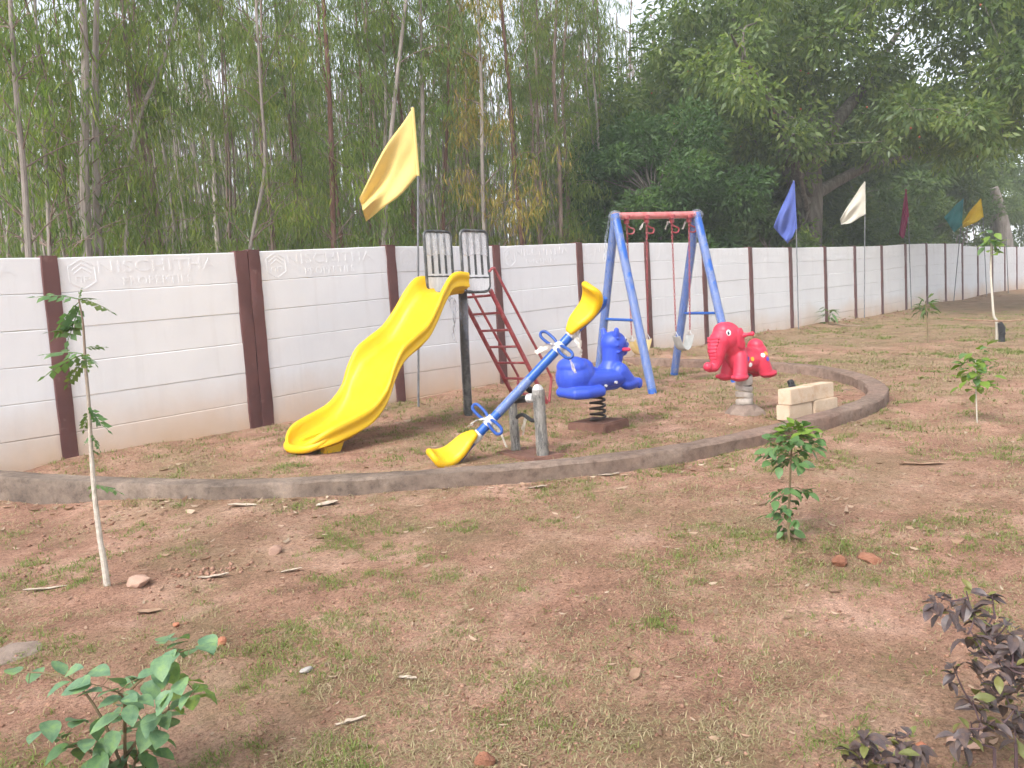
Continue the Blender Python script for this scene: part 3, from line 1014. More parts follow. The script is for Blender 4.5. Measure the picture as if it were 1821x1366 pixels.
for k in range(1900):
    a = math.radians(r.uniform(27, 82)); d = r.uniform(27, 60)
    if a < math.radians(32) and d < 40:
        continue
    x, y = math.cos(a) * d, math.sin(a) * d
    z = float(plane_z(x, y))
    stems.tube([(x, y, z - .3), (x + r.normal(0, .15), y + r.normal(0, .15), z + 5), (x + r.normal(0, .4), y + r.normal(0, .4), z + 10)], [0.05, 0.04, 0.02], 5, cap=False)
wood = link('distant_wood', crown_mesh('distant_wood', stems, V, Q, MAT['far_leaf'], MAT['bark_pale']))
tag(wood, 'grey green eucalyptus wood receding behind the plantation rows', 'wood', kind='stuff')

# ------------------------------------------------------------------ broad fig tree and its neighbours
def clump_leaves(r, centres, radii, per, length, wfrac, droop=0.6, flat=1.0):
    PP = []; DD = []
    for c, rad, m_ in zip(centres, radii, per):
        u = r.standard_normal((m_, 3)); u /= np.linalg.norm(u, axis=1)[:, None]
        q = u * (r.random(m_) ** 0.45)[:, None] * rad * np.array([1, 1, 0.7 * flat])
        PP.append(c + q)
        dd = u * 0.75 + r.normal(0, 0.5, (m_, 3)); dd[:, 2] -= droop
        DD.append(dd)
    P = np.concatenate(PP); Dn = np.concatenate(DD); Dn /= np.linalg.norm(Dn, axis=1)[:, None]
    n_ = len(P)
    L = r.uniform(*length, n_)
    return leaf_cloud(P, Dn, L, L * r.uniform(wfrac * .8, wfrac * 1.2, n_), r)


r = np.random.default_rng(21)
FIG = np.array([22.95, 10.25, 0.0]); FIG[2] = gzf(FIG[0], FIG[1])
fig = thing('fig_tree', 'broad spreading fig tree with thick grey limbs above the blue and white flags', 'tree', tuple(FIG))


def limb(pts, r0, r1, name='limb', depthj=None):
    sm = spline([np.array(p) - FIG for p in pts], 5)
    mb = MB(); n_ = len(sm)
    mb.tube(sm, [r0 + (r1 - r0) * i / (n_ - 1) for i in range(n_)], 10, cap=False)
    mb.build(name, MAT['bark_grey'], fig)
    return np.array(sm)


LB = []
LB.append(limb([(22.8, 10.25, 0.4), (22.9, 10.2, 2.6), (23.2, 10.2, 4.6), (23.1, 10.2, 5.6)], 0.40, 0.28, 'trunk'))
LB.append(limb([(23.1, 10.2, 5.3), (24.3, 10.0, 6.54), (26.6, 9.8, 8.2), (28.6, 9.4, 10.2)], 0.30, 0.07))
LB.append(limb([(23.1, 10.2, 4.5), (21.3, 10.0, 5.5), (20.7, 9.9, 6.1), (19.5, 9.7, 6.75), (18.1, 9.5, 7.25), (17.1, 9.3, 7.6)], 0.24, 0.02))
LB.append(limb([(23.2, 10.2, 5.2), (24.1, 10.5, 7.0), (23.9, 10.6, 8.3), (24.9, 10.7, 9.9)], 0.26, 0.07))
LB.append(limb([(23.0, 10.2, 4.4), (25.9, 9.8, 5.4), (28.8, 9.3, 6.0), (31.6, 9.0, 6.7)], 0.20, 0.05))
LB.append(limb([(22.9, 10.3, 4.2), (21.9, 10.8, 6.5), (21.4, 11.2, 8.6), (20.5, 11.5, 10.5)], 0.24, 0.06))
LB.append(limb([(22.8, 10.1, 3.6), (21.2, 9.6, 4.6), (20.2, 9.3, 5.5)], 0.10, 0.03))
LB.append(limb([(23.4, 10.2, 5.5), (26.8, 11.2, 7.4), (30.5, 11.6, 8.6), (34, 11.6, 9.3)], 0.22, 0.05))
# leaf clumps through the crown volume
rx = np.array([0.42, -0.91]) ; ry = np.array([0.91, 0.42])       # across the view, along the view
C = []; RAD = []
tries = 0
while len(C) < 330 and tries < 20000:
    tries += 1
    u = r.uniform(-1, 1, 3)
    q = (u[0] ** 2 + u[1] ** 2 + u[2] ** 2)
    if q > 1 or (q < 0.22 and u[1] > -0.1):
        continue
    c = FIG[:2] + rx * (u[0] * 7.6 + 1.6) + ry * u[1] * 5.2
    z = 7.4 + 4.6 * u[2]
    edge = abs(u[0])
    if c[1] < 8.9 and z < 3.5:
        continue
    rad_ = r.uniform(0.5, 1.15)
    el_ = (z - 0.85 * rad_ - 1.5) / math.hypot(c[0], c[1])
    if el_ < (0.165 if u[0] > 0.55 else (0.13 if u[0] > 0 else 0.14)):
        continue
    C.append(np.array([c[0], c[1], z]))
    RAD.append(rad_)
# thin out where the sky shows between the limbs
keep = [i for i, c in enumerate(C) if not (abs((c[:2] - FIG[:2]) @ rx - 0.1) < 1.5 and (c[:2] - FIG[:2]) @ ry < 0.8 and c[2] < 7.2 and r.random() < 0.55) and not (math.hypot((c[:2] - FIG[:2]) @ rx - 0.9, c[2] - 6.6) < 1.1 and r.random() < 0.75)]
C = [C[i] - FIG for i in keep]; RAD = [RAD[i] for i in keep]
for k in range(26):
    a_ = r.uniform(1.5, 6.5); b_ = r.uniform(-4.5, -0.5)
    c2 = FIG[:2] + rx * a_ + ry * b_; dd_ = math.hypot(*c2); rad_ = r.uniform(0.45, 0.8)
    C.append(np.array([c2[0], c2[1], 1.5 + dd_ * r.uniform(0.125, 0.19) + 0.85 * rad_]) - FIG); RAD.append(rad_)
for L_ in LB[1:]:
    for e_ in (-1, -4, -7):
        for k in range(2):
            C.append(L_[e_] + r.normal(0, 0.55, 3)); RAD.append(r.uniform(0.5, 0.85))
per = [int(360 * rad ** 2) for rad in RAD]
V, Q = clump_leaves(r, C, RAD, per, (0.15, 0.27), 0.17)
tw = MB()
nodes = [p for p in np.concatenate(LB[1:])]; rads = [0.05] * len(nodes)
left_ = list(range(len(C)))
NA = np.array(nodes)
dist_ = np.array([np.min(np.linalg.norm(NA - c, axis=1)) for c in C])
for ci in np.argsort(dist_):
    c = C[ci]; NA = np.array(nodes)
    j = int(np.argmin(np.linalg.norm(NA - c, axis=1) + 0.3 * np.maximum(0, NA[:, 2] - c[2])))
    a = NA[j]; ra = rads[j] * 0.8
    mid = (a + c) / 2 + np.array([0, 0, 0.12]) + r.normal(0, 0.12, 3)
    tw.tube(spline([a, mid, c], 3), np.linspace(ra, max(0.008, ra * 0.6), 7), 5, cap=False)
    nodes += [mid, c]; rads += [ra * 0.8, max(0.01, ra * 0.6)]
link('crown', crown_mesh('crown', tw, V, Q, MAT['fig_leaf'], MAT['bark_grey']), fig)
fr = MB()
for k in range(120):
    c = C[r.integers(len(C))] + r.normal(0, 0.5, 3)
    fr.ball(c, 0.028, 5, 4)
fo = fr.build('fruit', MAT['red_fruit'], fig); tag(fo, kind='stuff')
print('fig leaves', len(Q))


def leafy_tree(name, label, cat, base, h, clumps, nleaf, length, wf, leaf, barkm, tr=0.1, droop=0.3, group=None, stems=3):
    """base (x,y), clumps: list of (dx,dy,dz,radius)"""
    g = gzf(*base)
    t = thing(name, label, cat, (base[0], base[1], g), 0, group)
    q = np.random.default_rng(int(abs(base[0] * 131 + base[1] * 17)) + 3)
    mb = MB(); tops = []
    for s in range(stems):
        top = np.array([q.normal(0, 0.25), q.normal(0, 0.25), h * q.uniform(0.5, 0.75)])
        ln = spline([(q.normal(0, .06), q.normal(0, .06), -0.3), top * 0.5 + q.normal(0, .08, 3), top], 4)
        mb.tube(ln, np.linspace(tr, tr * 0.4, len(ln)), 7, cap=False)
        tops.append(np.array(ln))
    mb.build('trunk', MAT[barkm], t)
    C_ = [np.array(c[:3]) for c in clumps]; Rr = [c[3] for c in clumps]
    tot = sum(x ** 2 for x in Rr)
    V_, Q_ = clump_leaves(q, C_, Rr, [max(4, int(nleaf * x ** 2 / tot)) for x in Rr], length, wf, droop)
    tw_ = MB(); ap = np.concatenate(tops)
    for c in C_:
        a = ap[np.argmin(np.linalg.norm(ap - c, axis=1))]
        tw_.tube([a, (a + c) / 2 + np.array([0, 0, .1]) + q.normal(0, .12, 3), c], [min(.03, tr * .25), min(.016, tr * .16), min(.008, tr * .1)], 5, cap=False)
    link('crown', crown_mesh('crown', tw_, V_, Q_, MAT[leaf], MAT[barkm]), t)
    return t


r = np.random.default_rng(31)
cl = []
for k in range(75):
    u = r.standard_normal(3); u /= np.linalg.norm(u)
    s = r.uniform(0.55, 1.0)
    a = u * s
    cl.append((rx[0] * a[0] * 2.5 + ry[0] * a[1] * 1.6, rx[1] * a[0] * 2.5 + ry[1] * a[1] * 1.6, 3.1 + a[2] * 2.4, r.uniform(0.4, 0.75)))
leafy_tree('feathery_tree', 'dense dark green feathery tree behind the swing set and wall', 'tree', (16.9, 11.4), 5, cl, 42000, (0.10, 0.2), 0.16, 'dark_leaf', 'bark_grey', 0.09, 0.2)

# undergrowth behind the wall, right-hand half
shr = [(20.4, 10.4, 2.9, 'bright leafy shrub right behind the wall below the blue flag'),
       (19.3, 12.2, 3.4, 'dark shrub behind the wall left of the blue flag'),
       (24.6, 10.6, 2.6, 'low leafy shrub behind the wall below the white flag'),
       (27.5, 11.6, 3.3, 'leafy shrub behind the wall left of the maroon flag'),
       (31.0, 11.8, 3.6, 'leafy shrub behind the wall between the maroon and teal flags'),
       (35.0, 12.0, 3.5, 'light green shrub behind the wall under the teal flag'),
       (39.5, 12.4, 4.2, 'shrub behind the wall under the small yellow flag'),
       (45.5, 12.5, 4.6, 'shrub behind the far end of the wall at the right edge'),
       (33.0, 13.6, 5.2, 'tall dark shrub behind the wall in the gap left of the teal flag'),
       (29.2, 13.4, 5.0, 'tall dark shrub behind the wall in line with the maroon flag'),
       (38.0, 14.2, 5.6, 'tall dark shrub behind the wall in line with the two overlapping flags'),
       (52.0, 13.5, 5.6, 'tall shrub behind the wall beyond the pale dead trunk')]
for i, (x, y, h, lab) in enumerate(shr):
    q = np.random.default_rng(300 + i)
    cl = []
    for k in range(26):
        u = q.standard_normal(3); u /= np.linalg.norm(u)
        cl.append((u[0] * h * 0.42, u[1] * h * 0.42, h * 0.6 + u[2] * h * 0.4, q.uniform(0.3, 0.6) * h / 3))
    leafy_tree('shrub', lab, 'shrub', (x, y), h, cl, 8000, (0.14, 0.26), 0.17, 'shrub_leaf', 'bark_brown', 0.05, 0.4, 'undergrowth behind the wall')

# dark trees closing the view further right
far_t = [(27.5, 15.5, 9.0, 'broad dark tree standing behind the fig tree'),
         (36.0, 15.5, 10.0, 'large dark tree behind the maroon flag'),
         (42.0, 14.5, 10.0, 'large dark tree behind the teal flag'),
         (52.0, 17.0, 11.0, 'large dark tree behind the small yellow flag'),
         (60.0, 14.0, 11.0, 'tall tree at the far right end behind the wall'),
         (66.0, 22.0, 12.0, 'hazy tall tree furthest behind the wall end')]
for i, (x, y, h, lab) in enumerate(far_t):
    q = np.random.default_rng(400 + i)
    cl = []
    for k in range(80):
        u = q.standard_normal(3); u /= np.linalg.norm(u); u *= q.uniform(0.5, 1)
        cl.append((u[0] * h * 0.5, u[1] * h * 0.5, h * 0.58 + u[2] * h * 0.46, q.uniform(0.6, 1.15)))
    leafy_tree('shade_tree', lab, 'tree', (x, y), h, cl, 24000, (0.24, 0.42), 0.17, 'shrub_leaf', 'bark_grey', 0.22, 0.5, 'shade trees behind the wall')

# pale dead trunk at the far right
t = thing('dead_trunk', 'pale grey broken dead trunk behind the wall beside the small yellow flag', 'trunk', (46.8, 10.6, gzf(46.8, 10.6)))
mb = MB()
ln = spline([(0, 0, -.3), (0.05, 0, 2.0), (-0.3, 0.1, 3.6), (-1.1, 0.2, 4.9)], 5)
mb.tube(ln, np.linspace(0.5, 0.2, len(ln)), 10)
mb.build('trunk', MAT['bark_pale'], t)

# ------------------------------------------------------------------ damp hazy air
HAZE_DENSITY = 0.0028
mb = MB(); mb.box((0, 0, 6.0), (2800, 2800, 18.0))
hz = mb.build('haze', None, None, False)
mt = bpy.data.materials.new('haze_air'); mt.use_nodes = True
tt = mt.node_tree
for n_ in list(tt.nodes):
    if n_.type != 'OUTPUT_MATERIAL':
        tt.nodes.remove(n_)
pv = tt.nodes.new('ShaderNodeVolumePrincipled')
pv.inputs['Color'].default_value = (0.92, 0.94, 0.95, 1)
pv.inputs['Density'].default_value = HAZE_DENSITY
tt.links.new(pv.outputs[0], tt.nodes[0].inputs['Volume'] if 'Volume' in tt.nodes[0].inputs else next(n_ for n_ in tt.nodes if n_.type == 'OUTPUT_MATERIAL').inputs['Volume'])
hz.data.materials.append(mt)
tag(hz, 'pale humid haze in the air over the whole ground', 'haze', kind='stuff')
# ------------------------------------------------------------------ slide
g0 = gzf(4.9, 6.6)
slide = thing('slide', 'yellow wavy plastic slide with red ladder and black guard panels', 'slide', (5.88, 6.62, gzf(5.88, 6.62)))
SL = Vector(slide.location)


def rp(p, root):
    """world point -> root space (unrotated roots)"""
    return Vector(p) - Vector(root.location)


YC = 6.61
st = [(5.73, 1.985, 1.80, .285), (5.60, 1.995, 1.79, .285), (5.49, 1.955, 1.755, .285), (5.36, 1.82, 1.625, .30), (5.23, 1.645, 1.45, .32), (5.08, 1.48, 1.285, .34),
      (4.90, 1.37, 1.19, .352), (4.73, 1.26, 1.08, .356), (4.61, 1.09, .92, .354), (4.51, .885, .735, .35), (4.35, .735, .57, .345), (4.17, .66, .48, .34),
      (4.02, .615, .435, .325), (3.90, .575, .413, .30), (3.81, .525, .40, .255), (3.75, .475, .392, .195), (3.715, .44, .388, .135), (3.70, .425, .385, .07)]
S_ = spline(st, 6)
prof_n = None
vs = []; rows = []
for i, (x, zr, zf, w) in enumerate(S_):
    dpt = zr - zf
    cs = []
    k_ = min(1.0, dpt / .17)
    half = [(w + 0.050, zr - 0.035 - 0.125 * k_), (w + 0.056, zr - 0.03 - 0.105 * k_), (w + 0.046, zr - 0.028 - 0.095 * k_), (w + 0.048, zr - 0.028 - 0.045 * k_), (w + 0.060, zr - 0.026 - 0.035 * k_), (w + 0.060, zr - 0.018), (w + 0.046, zr - 0.003), (w + 0.026, zr), (w + 0.006, zr - 0.010), (w - 0.006, zr - 0.3 * dpt),
            (w - 0.020, zr - 0.68 * dpt), (w - 0.055, zr - 0.92 * dpt), (w - 0.12, zf), (0.05, zf + 0.002)]
    side = half + [(-a, b) for a, b in half[::-1]]
    under = [(-(w + 0.03), zr - 0.035 - 0.125 * k_), (-(w - 0.0), zr - 0.75 * dpt - 0.04), (-(w - 0.06), zf - 0.035), (0, zf - 0.03), (w - 0.06, zf - 0.035), (w, zr - 0.75 * dpt - 0.04), (w + 0.03, zr - 0.035 - 0.125 * k_)]
    cs = side + under
    rows.append([(x, YC + a, b) for a, b in cs])
m_ = len(rows[0])
mb = MB()
vs = [rp(p, slide) for row in rows for p in row]
fs = []
for i in range(len(rows) - 1):
    for k in range(m_):
        l = (k + 1) % m_
        fs.append((i * m_ + k, i * m_ + l, (i + 1) * m_ + l, (i + 1) * m_ + k))
fs.append(tuple(range(m_))); fs.append(tuple((len(rows) - 1) * m_ + k for k in range(m_ - 1, -1, -1)))
mb.add(vs, fs)
chute = mb.build('chute', MAT['yellow'], slide)
chute.data.set_sharp_from_angle(angle=R(75))
# rounded lip across the foot of the chute with moulded ridges
mb = MB()
lip = [(3.985, YC - .335, .565), (3.90, YC - .315, .50), (3.81, YC - .275, .43), (3.74, YC - .205, .395), (3.70, YC - .11, .38), (3.688, YC, .375), (3.70, YC + .11, .38), (3.74, YC + .205, .395), (3.81, YC + .275, .43), (3.90, YC + .315, .50), (3.985, YC + .335, .565)]
ls = spline(lip, 4); nl = len(ls)
mb.tube([rp(p, slide) for p in ls], [0.02 + 0.022 * math.sin(math.pi * i / (nl - 1)) for i in range(nl)], 10)
mb.build('lip', MAT['yellow'], slide)
gft = gzf(4.0, 6.55)
for yy_ in (YC - .2, YC + .2):
    mb = MB()
    mb.add([rp(p, slide) for p in ((3.86, yy_ - .05, gft - .05), (4.02, yy_ - .05, gft - .05), (4.12, yy_ - .05, .47), (3.88, yy_ - .05, .43),
                                   (3.86, yy_ + .05, gft - .05), (4.02, yy_ + .05, gft - .05), (4.12, yy_ + .05, .47), (3.88, yy_ + .05, .43))],
           [(0, 1, 2, 3), (7, 6, 5, 4), (0, 4, 5, 1), (1, 5, 6, 2), (3, 2, 6, 7), (0, 3, 7, 4)])
    mb.build('support_foot', MAT['yellow'], slide, bevel=0.012)
# platform, post
mb = MB()
mb.box(rp((5.90, YC, 1.788), slide), (0.36, 0.50, 0.018))
mb.build('platform', MAT['dark_steel'], slide, bevel=0.004)
mb = MB()
mb.tube([rp(p, slide) for p in ((5.80, 6.47, 1.785), (5.84, 6.54, 1.2), (5.88, 6.60, gzf(5.88, 6.6) - .2))], 0.048, 14)
mb.build('post', MAT['dark_steel'], slide)


def guard(y, x0, x1, zb, zt, zmid):
    mb = MB()
    rr = 0.06
    loop = []
    for cx, cz, a0 in ((x1 - rr, zt - rr, 0), (x0 + rr, zt - rr, 90), (x0 + rr * 1.4, zb + rr * 1.4, 180), (x1 - rr * 1.4, zb + rr * 1.4, 270)):
        q = rr if a0 < 180 else rr * 1.4
        for k in range(6):
            an = math.radians(a0 + 90 * k / 5)
            loop.append((cx + q * math.cos(an), y, cz + q * math.sin(an)))
    mb.tube([rp(p, slide) for p in loop], 0.017, 8, closed=True)
    mb.tube([rp((x0, y, zmid), slide), rp((x1, y, zmid), slide)], 0.014, 8)
    g = mb.build('guard_panel', MAT['dark_steel'], slide)
    for k in range(3):
        xs = x0 + (x1 - x0) * (k + 1) / 4
        b = MB(); b.box(rp((xs, y, (zt + zmid) / 2), slide), (0.024, 0.018, zt - zmid - 0.01))
        b.build('slat', MAT['dark_steel'], g)
    # shrink film stretched behind the slats and over the upper part in front
    for (side, za, zb2, xa_, xb_, mt_) in ((1, zb + .02, zt - .03, x0, x1, 'film_white'), (-1, zt - (zt - zmid) * .52, zt - .02, x0, x1, 'film_panel'), (-1, zb + .01, zmid + .03, x0, x1, 'film_white')):
        f = MB(); n = 10; nj = 9; pts = []
        for j in range(nj + 1):
            for i in range(n + 1):
                x = xa_ + 0.006 + (xb_ - xa_ - .012) * i / n
                z = za + (zb2 - za) * j / nj + .012 * math.sin(i * .9 + za * 7) * (j == 0)
                pts.append(rp((x, y + (0.002 if side > 0 else -0.0105) + 0.0015 * math.sin(i * 2.1 + j * 1.3), z), slide))
        f.add(pts, [(j * (n + 1) + i, j * (n + 1) + i + 1, (j + 1) * (n + 1) + i + 1, (j + 1) * (n + 1) + i) for j in range(nj) for i in range(n)])
        f.build('plastic_film', MAT[mt_], g)
    return g


guard(6.34, 5.70, 6.09, 1.775, 2.435, 1.93)
guard(6.88, 5.645, 6.035, 1.80, 2.49, 1.985)
# ladder
lad_t = (6.13, 1.75); lad_b = (6.97, gzf(6.97, 6.5) - 0.05)
for y in (6.35, 6.86):
    mb = MB(); a = Vector((lad_t[0], y, lad_t[1])); b = Vector((lad_b[0], y, lad_b[1]))
    d = (b - a).normalized(); n_ = Vector((d.z, 0, -d.x))
    q = 0.026
    mb.tube([rp(a - d * .05, slide), rp(b, slide)], 0.026, 10)
    mb.build('ladder_rail', MAT['red_steel'], slide)
for k in range(7):
    f = (k + 0.08) / 7
    x = lad_t[0] + (lad_b[0] - lad_t[0]) * f; z = lad_t[1] + (lad_b[1] - lad_t[1]) * f
    mb = MB(); mb.tube([rp((x, 6.36, z), slide), rp((x, 6.85, z), slide)], 0.015, 10)
    mb.build('rung', MAT['red_steel'], slide)
for y in (6.33, 6.885):
    mb = MB()
    pts = spline([(6.08, y, 1.99), (6.15, y, 2.03), (6.22, y, 1.95), (6.6, y, 1.36), (6.97, y, .80), (7.005, y, .70), (6.985, y, .60), (6.95, y, .44)], 5)
    mb.tube([rp(p, slide) for p in pts], 0.0165, 10)
    mb.build('handrail', MAT['red_steel'], slide)


def rag(name, pts, width, mat, root, seed, parent=None):
    """strip of torn film hanging along pts (root space), crumpled"""
    q = np.random.default_rng(seed)
    sm = spline(pts, 5); n = len(sm)
    mb = MB(); vs = []; fs = []; m = 5
    ax = q.standard_normal(3); ax[2] *= 0.3; ax /= np.linalg.norm(ax)
    for i, p in enumerate(sm):
        w = width * (1 - 0.55 * i / n) * q.uniform(0.7, 1.15)
        tw = 0.5 * math.sin(i * 0.6 + seed)
        a2 = np.array([ax[0] * math.cos(tw) - ax[1] * math.sin(tw), ax[0] * math.sin(tw) + ax[1] * math.cos(tw), ax[2]])
        for k in range(m):
            vs.append(p + a2 * w * (k / (m - 1) - .5) + q.normal(0, width * 0.07, 3))
    for i in range(n - 1):
        for k in range(m - 1):
            fs.append((i * m + k, i * m + k + 1, (i + 1) * m + k + 1, (i + 1) * m + k))
    mb.add(vs, fs)
    return mb.build(name, mat, parent or root)


rag('plastic_film', [rp(p, slide) for p in ((5.62, 6.45, 1.73), (5.63, 6.44, 1.5), (5.61, 6.45, 1.28))], 0.15, MAT['film'], slide, 4)
rag('plastic_film', [rp(p, slide) for p in ((5.70, 6.42, 1.73), (5.70, 6.42, 1.55), (5.69, 6.42, 1.36))], 0.06, MAT['film'], slide, 8)
mb = MB(); mb.tube([rp(p, slide) for p in ((5.81, 6.475, 1.70), (5.845, 6.545, 1.2), (5.878, 6.60, gzf(5.88, 6.6) + .02))], 0.0525, 14, cap=False)
mb.build('plastic_film', MAT['film'], slide)

# ------------------------------------------------------------------ seesaw
PV = Vector((4.80, 4.645, 0.905))
seesaw = thing('seesaw', 'blue seesaw with yellow seats, its left end resting on the ground', 'seesaw', (PV.x, PV.y, gzf(PV.x, PV.y)))
bu = Vector((0.553, -0.463, 0.680)).normalized()           # along the beam, up to the raised seat
lat = Vector((0.64, 0.77, 0.0)).normalized()               # horizontal, away from the camera
lat = (lat - bu * lat.dot(bu)).normalized()
bn = lat.cross(bu) if lat.cross(bu).z > 0 else bu.cross(lat)
RHO = R(40)          # the beam is rolled a little in its clamp, near side down
lat, bn = lat * math.cos(RHO) + bn * math.sin(RHO), bn * math.cos(RHO) - lat * math.sin(RHO)
SP = PV - Vector(seesaw.location)


def sp(u, n=0.0, l=0.0):
    return SP + bu * u + bn * n + lat * l


mb = MB(); mb.tube([sp(-.80), sp(.80)], 0.04, 14); mb.build('beam', MAT['blue_steel'], seesaw)
mb = MB(); mb.tube([sp(-.33), sp(0.06)], 0.0425, 14, cap=False); mb.build('plastic_film', MAT['film'], seesaw)
for s in (-1, 1):
    # bracket and moulded seat
    mb = MB()
    mb.tube([sp(s * .66, -.012), sp(s * .80, -.018), sp(s * .97, -.02), sp(s * 1.005, 0.01)], [0.034, 0.040, 0.042, 0.03], 10)
    mb.build('seat_bracket', MAT['blue_steel'], seesaw)
    prims = []
    line = [(.60, .045, .05, .028), (.68, .062, .085, .034), (.77, .062, .105, .036), (.86, .075, .112, .040), (.925, .12, .122, .040), (.955, .18, .118, .036), (.955, .23, .095, .030), (.945, .26, .055, .024)]
    sl = spline(line, 3)
    for (u, n, w, th) in sl:
        prims.append(('c', sp(s * u, n + .0, -w + th), th, sp(s * u, n, w - th), th))
    me = blob(prims, 0.0085, 6, MAT['yellow'], 'seat')
    link('seat', me, seesaw)
    # handles: a loop on each side, set across the beam
    h = s * 0.43
    for sg in (-1, 1):
        dirv = (lat * sg + bn * .12).normalized()
        side = bu * 1.0
        c0 = sp(h, 0.03, .02 * sg)
        Lh = 0.205; wd = 0.031
        loop = []
        for a, b in ((0, -wd * .55), (Lh * .35, -wd), (Lh * .8, -wd), (Lh * .96, -wd * .55), (Lh, 0), (Lh * .96, wd * .55), (Lh * .8, wd), (Lh * .35, wd), (0, wd * .55)):
            loop.append(c0 + dirv * a + side * b)
        mb = MB(); mb.tube(spline(loop, 3), 0.0135, 8); mb.build('handle', MAT['navy_steel'], seesaw)
    # film and foam where the handles meet the beam
    mb = MB(); mb.tube([sp(h - .045 * s), sp(h), sp(h + .045 * s)], [0.047, 0.055, 0.047], 12); mb.build('foam_wrap', MAT['film_dense'], seesaw)
    mb = MB(); mb.tube([sp(s * .56), sp(s * .61), sp(s * .655)], [0.047, 0.052, 0.045], 12); mb.build('foam_wrap', MAT['film_dense'], seesaw)
    tip = sp(h, 0, -0.05)
    rag('torn_film', [tip, tip + Vector((0.04, -.04, -.07)), tip + Vector((0.07, -.07, -.20))], 0.06, MAT['film_rag'], seesaw, 20 + s)
    rag('torn_film', [sp(h, 0.05), sp(h, 0.05) + Vector((-0.06, .05, 0.0)), sp(h, 0.05) + Vector((-0.13, .11, -.06))], 0.08, MAT['film_rag'], seesaw, 30 + s)
tip = sp(.60, 0, -0.04)
rag('torn_film', [tip, tip + Vector((0.02, -.02, -.07)), tip + Vector((0.03, -.03, -.17))], 0.07, MAT['film_rag'], seesaw, 41)
# stand: two wrapped posts, the pivot bar between them
for (x, y, rr, dz_) in ((4.865, 4.86, .037, -.13), (4.795, 4.475, .047, -.055)):
    gq = gzf(x, y)
    mb = MB(); mb.tube([rp(p, seesaw) for p in ((x, y, gq - .12), (x - .005, y, gq + .25), (x - .012, y, PV.z - .03 + dz_), (x - .012, y, PV.z + .01 + dz_))], [rr, rr, rr, rr * .8], 14)
    po = mb.build('post', MAT['dark_steel'], seesaw)
    q = np.random.default_rng(int(x * 100)); mb = MB(); n = 15
    ring = [rp((x - .012 * k / n, y, gq + (PV.z + .02 + dz_ - gq) * k / n), seesaw) for k in range(n + 1)]
    mb.tube(ring, [rr * 1.10 + q.uniform(-.002, .005) for k in range(n + 1)], 12)
    mb.build('plastic_film', MAT['film_grey'], seesaw)
mb = MB(); mb.tube([rp((4.86, 4.86, PV.z - .15), seesaw), rp((4.785, 4.475, PV.z - .10), seesaw)], 0.03, 12); mb.build('pivot_bar', MAT['black_rubber'], seesaw)
mb = MB(); mb.tube([rp((4.795, 4.60, PV.z - .115), seesaw), rp((4.785, 4.52, PV.z - .105), seesaw)], 0.04, 12); mb.build('foam_wrap', MAT['film_dense'], seesaw)
mb = MB(); mb.ball(rp((4.78, 4.475, PV.z - .05), seesaw), (.05, .05, .06)); mb.build('foam_wrap', MAT['film_dense'], seesaw)
mb = MB()
mb.tube([rp((x, y, z), seesaw) for x, y, z in spline([(4.87, 4.84, .60), (4.83, 4.72, .64), (4.80, 4.58, .60), (4.79, 4.50, .615)], 4)], 0.017, 8)
mb.build('rubber_strap', MAT['black_rubber'], seesaw)
rag('torn_film', [rp(p, seesaw) for p in ((4.82, 4.66, .64), (4.80, 4.68, .56), (4.82, 4.72, .46))], .05, MAT['film_rag'], seesaw, 52)
mb = MB()
gs = gzf(4.83, 4.66)
mb.tube([sp(0, -.03), sp(0, -.13)], .03, 10); mb.build('pivot_bracket', MAT['black_rubber'], seesaw); mb = MB(); mb.box((0.03, 0.02, -0.008), (0.34, 0.62, 0.05), Matrix.Rotation(R(-10), 3, 'Z'), 0.93); mb.build('footing', MAT['slab'], seesaw, bevel=0.01)

# ------------------------------------------------------------------ cat spring rider
def helix(r0, z0, z1, turns, rad, n=26):
    pts = []
    for i in range(int(turns * n) + 1):
        a = 2 * math.pi * i / n
        e = i / (turns * n)
        zz = z0 + (z1 - z0) * min(1, max(0, (e - .06) / .88)) 
        pts.append((r0 * math.cos(a), r0 * math.sin(a), zz))
    mb = MB(); mb.tube(pts, rad, 7)
    return mb


